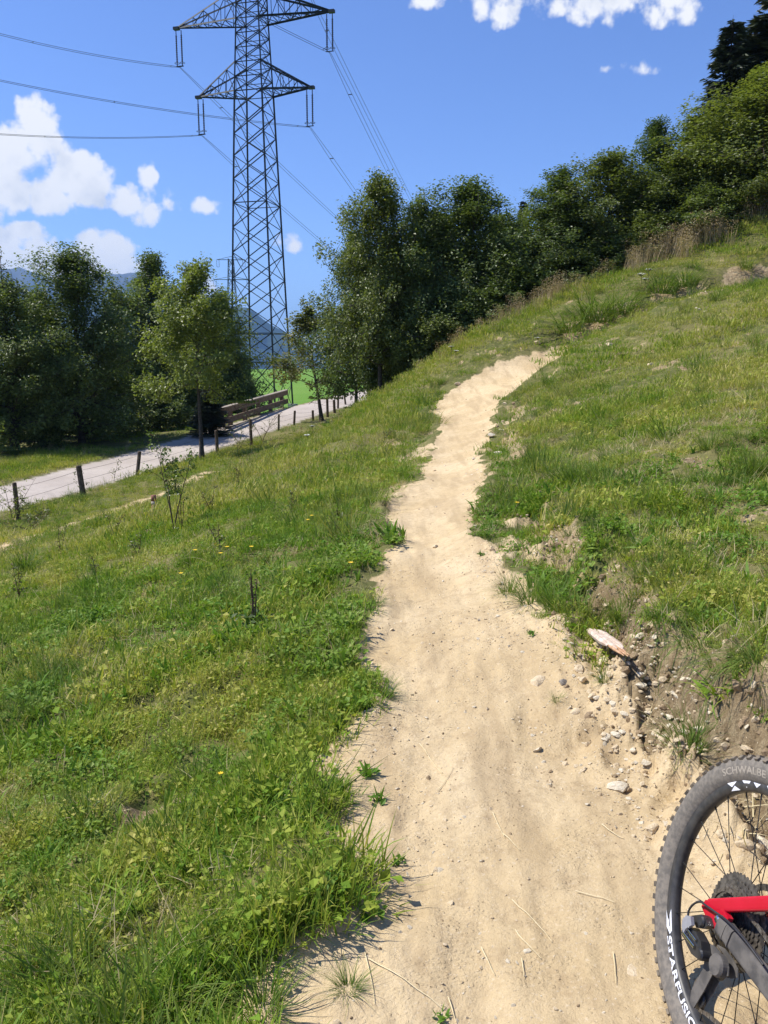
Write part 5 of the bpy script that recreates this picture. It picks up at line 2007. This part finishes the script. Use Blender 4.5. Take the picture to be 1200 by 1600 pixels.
for (px, py, h, w, lab) in [(1001, 436, 22, 12, 'left white umbel flower beside the blue green sedge'), (1012, 430, 26, 11, 'right white umbel flower beside the blue green sedge'),
                            (1007, 442, 18, 10, 'low white umbel flower beside the blue green sedge'), (705, 546, 14, 9, 'white umbel flower on the ridge left of the trail bend'),
                            (712, 552, 12, 8, 'second white umbel flower on the ridge left of the trail bend'), (488, 670, 14, 8, 'white umbel flower on the crest by the fence posts'),
                            (480, 684, 14, 9, 'lower white umbel flower on the crest by the fence posts'), (840, 532, 12, 9, 'pale umbel flower above the trail bend')]:
    umbel(px, py, h, w, lab)

# ------------------------------------------------------------------ mountain bike
M_TYRE = simple_mat('dusty_rubber', (.135, .122, .106), (.215, .188, .155), .85, .25, 0, 70, .3, .001)
M_KNOB = simple_mat('dusty_tread', (.10, .086, .070), (.22, .18, .13), .9, .2, 0, 30)
M_TLET = simple_mat('moulded_lettering', (.30, .265, .215), (.35, .305, .25), .8, .25, 0, 60)
M_RIM = simple_mat('black_rim', (.036, .035, .035), (.065, .060, .055), .45, .45, 0, 45)
M_DECAL = simple_mat('white_decal', (.74, .75, .80), (.80, .80, .84), .45, .4, 0, 40)
M_SPOKE = simple_mat('black_spoke', (.02, .02, .02), (.03, .03, .03), .4, .5, .5)
M_COG = simple_mat('dirty_cog_steel', (.07, .062, .054), (.20, .175, .145), .45, .5, .55, 60)
M_CHAIN = simple_mat('dusty_chain', (.12, .095, .07), (.26, .23, .19), .45, .5, .6, 120)
M_BLACK = simple_mat('black_plastic', (.022, .022, .024), (.04, .038, .036), .38, .5, 0, 25)
M_GUARD = simple_mat('dusty_rubber_guard', (.075, .070, .066), (.14, .127, .113), .85, .2, 0, 30, .4, .001)
M_SILVER = simple_mat('grey_painted_alloy', (.34, .34, .37), (.42, .42, .45), .35, .5, .3, 20)
M_RED = simple_mat('red_frame_paint', (.46, .006, .022), (.52, .009, .03), .25, .55, 0, 8)
M_CHROME = simple_mat('bright_steel', (.55, .55, .55), (.7, .7, .7), .2, .5, 1.0)

TYRE_PROF = np.array([(.3065, .0125), (.311, .0165), (.318, .0225), (.329, .0258), (.343, .0270), (.354, .0248), (.362, .0190), (.3665, .0105), (.368, 0)])
TYRE_PROF = np.vstack([TYRE_PROF, (TYRE_PROF * [1, -1])[::-1][1:]])


def lathe(prof, n=96, closed=False):
    """profile (radius, y) turned round the local y axis"""
    prof = np.asarray(prof, float)
    a = np.linspace(0, 2 * np.pi, n, endpoint=False)
    V = np.stack([prof[None, :, 0] * np.cos(a)[:, None], np.broadcast_to(prof[None, :, 1], (n, len(prof))), prof[None, :, 0] * np.sin(a)[:, None]], -1)
    k = len(prof)
    m = k if closed else k - 1
    i, j = np.meshgrid(np.arange(n), np.arange(m), indexing='ij')
    Q = np.stack([i * k + j, ((i + 1) % n) * k + j, ((i + 1) % n) * k + (j + 1) % k, i * k + (j + 1) % k], -1).reshape(-1, 4)
    return V.reshape(-1, 3), Q


def lathe_me(name, prof, mat, n=96, closed=True):
    V, Q = lathe(prof, n, closed)
    return np_mesh(name, V, [Q], [mat], True)


def text_mesh(txt, size):
    cu = bpy.data.curves.new('letters', 'FONT')
    cu.body = txt
    cu.size = size
    cu.resolution_u = 3
    cu.offset = size * .022
    o = bpy.data.objects.new('letters', cu)
    me = bpy.data.meshes.new_from_object(o)
    bpy.data.objects.remove(o)
    import bmesh
    bm = bmesh.new(); bm.from_mesh(me)
    bmesh.ops.triangulate(bm, faces=bm.faces[:])
    for _ in range(2):
        long_ = [e for e in bm.edges if e.calc_length() > size * .3]
        if long_:
            bmesh.ops.subdivide_edges(bm, edges=long_, cuts=1)
            bmesh.ops.triangulate(bm, faces=bm.faces[:])
    V = np.array([v.co[:] for v in bm.verts]); F = np.array([[v.index for v in f.verts] for f in bm.faces])
    bm.free()
    return V, F


def ring_text(A, txt, size, r_base, phi0, yfun, inward, stretch=1.0):
    """lay letters round the wheel: inward letters have their tops towards the hub and run anticlockwise seen from the drive side"""
    V, F = text_mesh(txt, size)
    t = V[:, 0] * stretch; h = V[:, 1]
    if inward:
        r = r_base - h; ph = phi0 + t / r_base
    else:
        r = r_base + h; ph = phi0 - t / r_base
    P = np.c_[r * np.cos(ph), yfun(r), r * np.sin(ph)]
    A.add(P, F)
    return float(t.max() / r_base)


def wheel(parent, cx, drive):
    rim_prof = [(.3125, .0150), (.3135, .0125), (.308, .0115), (.306, 0), (.308, -.0115), (.3135, -.0125), (.3125, -.0150), (.298, -.0156), (.2885, -.0120), (.2855, -.0045),
                (.2855, .0045), (.2885, .0120), (.298, .0156)]
    w = put('wheel', lathe_me('wheel', rim_prof, M_RIM, 120), parent, (cx, 0, .372))
    V, Q = lathe(TYRE_PROF, 120, True)
    rn = np.random.default_rng(8)
    put('tyre', np_mesh('tyre', V, [Q], [M_TYRE], True), w)
    K = Acc()
    n = 74
    for i in range(n):
        a = 2 * np.pi * i / n
        for (y, ry, L, h, dphi) in ((.0065, 0, .013, .0065, 0), (-.0065, 0, .013, .0065, 0), (.0205, .75, .013, .0070, .5), (-.0205, -.75, .013, .0070, .5)):
            ph = a + dphi * 2 * np.pi / n + (0.18 * 2 * np.pi / n if y > 0 else 0)
            rr = .3665 if abs(y) < .01 else .3605
            er = np.array([math.cos(ph), 0, math.sin(ph)]); et = np.array([-math.sin(ph), 0, math.cos(ph)]); ey = np.array([0, 1., 0])
            nr = er * math.cos(ry) + ey * math.sin(ry); ns = -er * math.sin(ry) + ey * math.cos(ry)
            K.box(er * rr + ey * y + nr * h * .35, (L, .0095, h * .85), np.stack([et, ns, nr], 1))
    k = put('tread_knobs', K.build('tread_knobs', [M_KNOB]), w)
    k['kind'] = 'stuff'
    # moulded lettering on the sidewall
    yf = lambda r: -np.interp(r, TYRE_PROF[:9, 0], TYRE_PROF[:9, 1]) - .0006
    L = Acc()
    if drive:
        ring_text(L, 'SCHWALBE', .0235, .3255, R(131), yf, False, 1.35)
        ring_text(L, 'SCHWALBE', .0235, .3255, R(302), yf, False, 1.25)
    else:
        ring_text(L, 'SCHWALBE', .0235, .3255, R(131), yf, False, 1.35)
    put('tyre_lettering', L.build('tyre_lettering', [M_TLET]), w)
    # rim decals
    y_rim = lambda r: -np.interp(r, [.2855, .2885, .298, .3125], [.0055, .0120, .0156, .0150]) - .0007
    D = Acc()

    def patch_poly(pts):
        """flat decal polygon, pts = (degrees, radius); fan"""
        P = []
        for d, r in pts:
            P.append((r * math.cos(R(d)), float(y_rim(np.array(r))), r * math.sin(R(d))))
        F = np.array([(0, i, i + 1) for i in range(1, len(P) - 1)])
        D.add(P, F)
    for base in (209.5, 29.5):
        patch_poly([(base + 6.5, .302), (base + 1, .2915), (base + 11, .2905), (base + 12.5, .297)])
        patch_poly([(base + 6.5, .302), (base + 1.5, .3105), (base + 9, .3100), (base + 12.5, .297)])
        sp = ring_text(D, 'STARFUSION', .0270, .3112, R(base + 13.0), y_rim, True, 1.75)
        ring_text(D, '30', .0105, .3118, R(base + 17.6), y_rim, True, 1.3)
        for (a0, a1, r0, r1) in ((118, 111, .3105, .298), (116, 109, .290, .300), (107, 101, .3105, .2935), (99, 94, .308, .297), (90, 84, .3105, .293), (80, 76, .300, .309)):
            o = base - 209.5 + 13
            patch_poly([(a0 + o, r0), ((a0 + a1) / 2 + o, (r0 + r1) / 2 + .002), (a1 + o, r0 - .001), ((a0 + a1) / 2 + o, r1)])
    put('rim_decal', D.build('rim_decal', [M_DECAL]), w)
    # spokes, each its own sub-part
    sm = None
    for i in range(28):
        a = 2 * np.pi * (i + .5) / 28
        side = 1 if i % 2 else -1
        tw = R(58) * (1 if (i // 2) % 2 else -1)
        p0 = np.array([.290 * math.cos(a), side * .002, .290 * math.sin(a)])
        fl = .029
        p1 = np.array([fl * math.cos(a + tw), side * (.030 if side > 0 else .022), fl * math.sin(a + tw)])
        A = Acc(); A.tube([p0, p0 + (p1 - p0) * .06, p0 + (p1 - p0) * .07, p1], [.0019, .0019, .00115, .00115], 5)
        put('spoke', A.build('spoke', [M_SPOKE]), w)
    hub_prof = [(.006, .070), (.012, .070), (.012, .036), (.032, .034), (.032, .028), (.020, .022), (.018, 0), (.020, -.015), (.032, -.020), (.032, -.026), (.017, -.03), (.017, -.066), (.008, -.072), (.006, -.072)]
    put('hub', lathe_me('hub', hub_prof, M_BLACK, 32, False), w)
    # brake disc on the far side
    A = Acc()
    V, Q = lathe([(.075, .044), (.090, .044), (.090, .0458), (.075, .0458)], 60, True); A.add(V, Q)
    for i in range(6):
        a = i * math.pi / 3
        bar(A, (.03 * math.cos(a), .045, .03 * math.sin(a)), (.078 * math.cos(a + .5), .045, .078 * math.sin(a + .5)), .007)
    put('brake_disc', A.build('brake_disc', [M_COG]), w)
    if drive:
        teeth = [50, 42, 36, 32, 28, 24, 21, 18, 16, 14, 12, 10]
        for i, t in enumerate(teeth):
            ro = .00202 * t + .0022
            y = -.0285 - i * .0033
            A = Acc()
            n = t * 4
            a = np.arange(n) / n * 2 * np.pi
            prof = np.tile([0, 1, 1, 0], t)[:n]
            rout = ro + np.where(prof > 0, .0012, -.0022)
            rin = np.full(n, max(ro * .80 if i < 4 else ro - .010, .012))
            # holes: the ring is pierced between the arms
            P = []
            for yy in (y - .0009, y + .0009):
                P.append(np.c_[rout * np.cos(a), np.full(n, yy), rout * np.sin(a)])
                P.append(np.c_[rin * np.cos(a), np.full(n, yy), rin * np.sin(a)])
            P = np.vstack(P)
            k = np.arange(n); kn = (k + 1) % n
            F = np.vstack([np.stack([k, kn, n + kn, n + k], -1), np.stack([2 * n + k, 3 * n + k, 3 * n + kn, 2 * n + kn], -1),
                           np.stack([k, 2 * n + k, 2 * n + kn, kn], -1), np.stack([n + k, n + kn, 3 * n + kn, 3 * n + k], -1)])
            A.add(P, F)
            if i < 5:
                for q in range(8):
                    b = q * math.pi / 4 + i * .22
                    bar(A, (.02 * math.cos(b), y, .02 * math.sin(b)), (rin[0] * 1.03 * math.cos(b + .35), y, rin[0] * 1.03 * math.sin(b + .35)), .0075)
                m = 24 if i < 3 else 16
                rm = (rin[0] + ro) / 2 - .004
            put('cog', A.build('cog', [M_COG]), w)
    return w


def box_bar(A, p, q, h, w, h2=None, mi=0, nseg=2):
    """bar with a rounded rectangular section, h high and w wide, from p to q"""
    p = np.asarray(p, float); q = np.asarray(q, float)
    h2 = h if h2 is None else h2
    d = (q - p) / np.linalg.norm(q - p)
    s = np.array([0, 1., 0]); s = s - d * d.dot(s); s /= np.linalg.norm(s)
    u = np.cross(s, d) * -1
    if u[2] < 0:
        u = -u
    a = np.linspace(0, 2 * np.pi, 24, endpoint=False)
    ca, sa = np.cos(a), np.sin(a)
    ex = np.sign(ca) * np.abs(ca) ** .45; ez = np.sign(sa) * np.abs(sa) ** .45
    Vs = []
    for f in (0, 1):
        hh_ = h + (h2 - h) * f
        Vs.append(p + (q - p) * f + s * (ex * w / 2)[:, None] + u * (ez * hh_ / 2)[:, None])
    V = np.vstack(Vs + [[p], [q]])
    k = np.arange(24); kn = (k + 1) % 24
    n0 = A.n
    A.add(V, np.stack([k, kn, 24 + kn, 24 + k], -1), mi)
    A.F3.append(np.vstack([np.stack([np.full(24, 48), kn, k], -1), np.stack([np.full(24, 49), 24 + k, 24 + kn], -1)]) + n0)
    A.m3.append(np.full(48, mi))


def chain_links(A, P, step=.0127):
    P = np.asarray(P, float)
    seg = np.linalg.norm(np.diff(P, axis=0), axis=1); s = np.r_[0, np.cumsum(seg)]
    n = int(s[-1] / step)
    pos = np.stack([np.interp(np.arange(n + 1) * step, s, P[:, i]) for i in range(3)], -1)
    for i in range(n):
        d = pos[i + 1] - pos[i]; d /= np.linalg.norm(d)
        sd = np.array([0, 1., 0]); u = np.cross(d, sd); u /= np.linalg.norm(u); sd = np.cross(u, d)
        o = .0026 if i % 2 else .0016
        for g in (-1, 1):
            A.box((pos[i] + pos[i + 1]) / 2 + sd * g * o, (.0155, .001, .0078), np.stack([d, sd, u], 1))
        A.tube([pos[i] - sd * .0030, pos[i] + sd * .0030], .0027, 6)


def bicycle():
    hub = Vector((.823, 1.693, CAM_Z - 1.258))
    yaw = R(-83.2); lean = R(-15.1)
    rot = Euler((lean, 0, yaw)).to_matrix()
    root = hub - rot @ Vector((0, 0, .372))
    t = empty('mountain_bike', root, 'mountain bike with black tyre and red rear stay cut by the lower right corner', 'bicycle')
    t.rotation_euler = (lean, 0, yaw)
    wheel(t, 0.0, True)
    wheel(t, 1.19, False)
    # rear triangle: red upper stays with dropouts, lower stays in a dark rubber guard
    for s, nm in ((-1, 'drive'), (1, 'other')):
        A = Acc()
        box_bar(A, (-.030, s * .078, .381), (.34, s * .055, .664), .029, .018, .032)
        A.add(*plate([(-.052, .363), (-.046, .384), (-.023, .3965), (.012, .408), (.044, .402), (.040, .376), (.003, .346)], s * .078, .013))
        put('seat_stay', A.build('seat_stay', [M_RED], False), t)
        A = Acc()
        box_bar(A, (.004, s * .078, .372), (.085, s * .077, .372), .034, .014)
        box_bar(A, (.36, s * .045, .342), (.44, s * .035, .335), .034, .022)
        put('chain_stay', A.build('chain_stay', [M_RED]), t)
        A = Acc()
        box_bar(A, (.022, s * .079, .374), (.385, s * .045, .348), .043, .026, .047)
        for q in (.045, .068, .30):
            box_bar(A, (q, s * .0765, .3712), (q + .004, s * .0762, .3710), .0455, .0290)
        put('stay_guard', A.build('stay_guard', [M_GUARD]), t)
    A = Acc()
    V, Q = lathe([(.0001, -.0870), (.007, -.0870), (.009, -.0855), (.009, -.080)], 20, False)
    A.add(V + [0.012, 0, .376], Q)
    put('axle_cap', A.build('axle_cap', [M_CHROME], True), t)
    # gear cable: loops from the stay into the mech
    A = Acc()
    c = np.array([(.19, -.090, .402), (.12, -.094, .408), (.06, -.095, .404), (.012, -.094, .392), (-.020, -.095, .384), (-.045, -.097, .377), (-.060, -.100, .358), (-.064, -.102, .338), (-.055, -.103, .322)])
    A.tube(smooth(c), .0026, 6)
    put('gear_cable', A.build('gear_cable', [M_BLACK], True), t)
    # derailleur
    A = Acc()
    A.add(*plate([(-.046, .290), (-.036, .308), (-.029, .321), (-.006, .326), (.020, .322), (.036, .306), (.028, .284), (.004, .278), (-.020, .282)], -.100, .022))
    A.add(*plate([(-.052, .335), (-.020, .362), (-.004, .366), (.012, .357), (.002, .342), (-.022, .326)], -.093, .016))
    V, Q = lathe([(.0001, -.014), (.010, -.014), (.013, -.010), (.013, .010), (.0001, .012)], 18, False)
    A.add(V + [-.036, -.102, .300], Q)
    A.add(V + [-.010, -.094, .352], Q)
    A.add(V + [.030, -.100, .297], Q)
    d = put('derailleur', A.build('derailleur', [M_BLACK], False), t)
    A = Acc()
    A.add(*plate([(-.049, .326), (-.042, .340), (-.026, .349), (-.013, .336), (-.028, .316), (-.031, .302), (-.044, .309)], -.117, .008))
    put('outer_plate', A.build('outer_plate', [M_SILVER]), d)
    A = Acc()
    box_bar(A, (-.040, -.1145, .298), (.012, -.1145, .300), .008, .006)
    box_bar(A, (-.030, -.1145, .314), (.010, -.1145, .315), .006, .005)
    put('link_arm', A.build('link_arm', [M_CHROME]), d)
    A = Acc()
    for y in (-.086, -.064):
        A.add(*plate([(.016, .318), (.040, .327), (.072, .328), (.098, .322), (.106, .308), (.090, .292), (.060, .276), (.052, .225), (.040, .172), (.022, .172), (.014, .195), (.026, .262), (.018, .290)], y, .0025))
    put('cage', A.build('cage', [M_GUARD]), d)
    V, Q = lathe([(.0001, -.012), (.020, -.012), (.024, -.006), (.024, .008), (.0001, .008)], 24, False)
    put('clutch_cover', np_mesh('clutch_cover', V + [.076, -.092, .308], [Q], [M_GUARD], False), d)
    for (x, z) in ((.062, .288), (.032, .192)):
        V, Q = lathe([(.006, -.004), (.019, -.003), (.0205, -.001), (.0205, .001), (.019, .003), (.006, .004)], 24, True)
        put('pulley', np_mesh('pulley', V + [x, -.075, z], [Q], [M_BLACK], False), d)
    # chain
    A = Acc()
    a = np.linspace(R(-20), R(90), 14)
    r = .062
    up = np.array([(.44 + .02, -.05, .335 + .066)] + [(r * math.sin(q), -.055, .372 + r * math.cos(q)) for q in np.linspace(R(5), R(-175), 18)])
    chain_links(A, smooth(np.vstack([up, [(.045, -.070, .312), (.040, -.075, .285), (.028, -.078, .252), (.014, -.079, .222), (.010, -.078, .196), (.020, -.077, .175), (.042, -.074, .172), (.115, -.070, .196), (.44, -.05, .27)]]), 3))
    c = put('chain', A.build('chain', [M_CHAIN]), t)
    # the rest of the bike, outside the photograph
    A = Acc()
    V, Q = lathe([(.050, -.052), (.066, -.052), (.068, -.050), (.066, -.048), (.050, -.048)], 64, True)
    A.add(V + [.44, 0, .335], Q)
    for i in range(4):
        q = i * math.pi / 2 + .4
        bar(A, (.44, -.05, .335), (.44 + .056 * math.cos(q), -.05, .335 + .056 * math.sin(q)), .014)
    put('chainring', A.build('chainring', [M_COG]), t)
    for s in (-1, 1):
        A = Acc()
        box_bar(A, (.44, s * .07, .335), (.44 - s * .165, s * .085, .335 + s * .03), .03, .016, .024)
        put('crank_arm', A.build('crank_arm', [M_BLACK]), t)
        A = Acc()
        A.box((.44 - s * .165, s * .135, .335 + s * .03), (.09, .09, .018))
        put('pedal', A.build('pedal', [M_BLACK]), t)
    A = Acc()
    A.tube([(.44, -.04, .335), (.44, .04, .335)], .024, 16, 0, True)
    box_bar(A, (.44, 0, .335), (.30, 0, .76), .05, .036)
    box_bar(A, (.46, 0, .35), (.90, 0, .74), .062, .05)
    box_bar(A, (.31, 0, .73), (.88, 0, .85), .05, .04)
    A.tube([(.905, 0, .72), (.865, 0, .88)], .026, 14, 0, True)
    put('frame', A.build('frame', [M_RED]), t)
    A = Acc()
    A.tube([(.30, 0, .75), (.245, 0, .95)], .0158, 12, 0, True)
    put('seat_post', A.build('seat_post', [M_BLACK], True), t)
    A = Acc()
    s_ = np.linspace(0, 1, 10)
    wd = np.interp(s_, [0, .2, .5, 1], [.068, .07, .03, .018])
    for k in range(9):
        x0, x1 = .12 + .27 * s_[k], .12 + .27 * s_[k + 1]
        V = np.array([(x0, -wd[k], .95), (x0, -wd[k] * .6, .975), (x0, wd[k] * .6, .975), (x0, wd[k], .95), (x1, -wd[k + 1], .95), (x1, -wd[k + 1] * .6, .975), (x1, wd[k + 1] * .6, .975), (x1, wd[k + 1], .95)])
        A.add(V, np.array([(0, 1, 5, 4), (1, 2, 6, 5), (2, 3, 7, 6), (3, 0, 4, 7)]))
    put('saddle', A.build('saddle', [M_BLACK]), t)
    A = Acc()
    for s in (-1, 1):
        A.tube([(.915, s * .065, .68), (1.06, s * .065, .53), (1.19, s * .065, .372)], [.018, .017, .02], 12, 0, True)
    box_bar(A, (.915, -.085, .70), (.915, .085, .70), .04, .05)
    put('fork', A.build('fork', [M_BLACK], True), t)
    A = Acc()
    A.tube([(.865, 0, .88), (.885, 0, .94)], .02, 12, 0, True)
    A.tube(smooth(np.array([(.83, -.37, .985), (.86, -.25, .985), (.885, -.08, .955), (.885, .08, .955), (.86, .25, .985), (.83, .37, .985)])), .0145, 12, 0, True)
    put('handlebar', A.build('handlebar', [M_BLACK], True), t)
    return t


def smooth(c, n=6):
    c = np.asarray(c, float)
    s = np.r_[0, np.cumsum(np.linalg.norm(np.diff(c, axis=0), axis=1))]
    out = []
    P = np.vstack([2 * c[0] - c[1], c, 2 * c[-1] - c[-2]])
    for i in range(len(c) - 1):
        p0, p1, p2, p3 = P[i], P[i + 1], P[i + 2], P[i + 3]
        for t in np.linspace(0, 1, n, endpoint=False):
            out.append(.5 * (2 * p1 + (p2 - p0) * t + (2 * p0 - 5 * p1 + 4 * p2 - p3) * t * t + (3 * p1 - p0 - 3 * p2 + p3) * t ** 3))
    out.append(c[-1])
    return np.array(out)


def plate(xz, y, th):
    """flat plate with outline (x, z) at depth y; fan faces as triangles"""
    n = len(xz)
    P = np.array([(x, y - th / 2, z) for x, z in xz] + [(x, y + th / 2, z) for x, z in xz])
    c = np.array(xz).mean(0)
    P = np.vstack([P, [(c[0], y - th / 2, c[1]), (c[0], y + th / 2, c[1])]])
    F = []
    for i in range(n):
        j = (i + 1) % n
        F += [(2 * n, i, j), (2 * n + 1, n + j, n + i), (i, n + i, n + j), (i, n + j, j)]
    return P, np.array(F)


BIKE = bicycle()
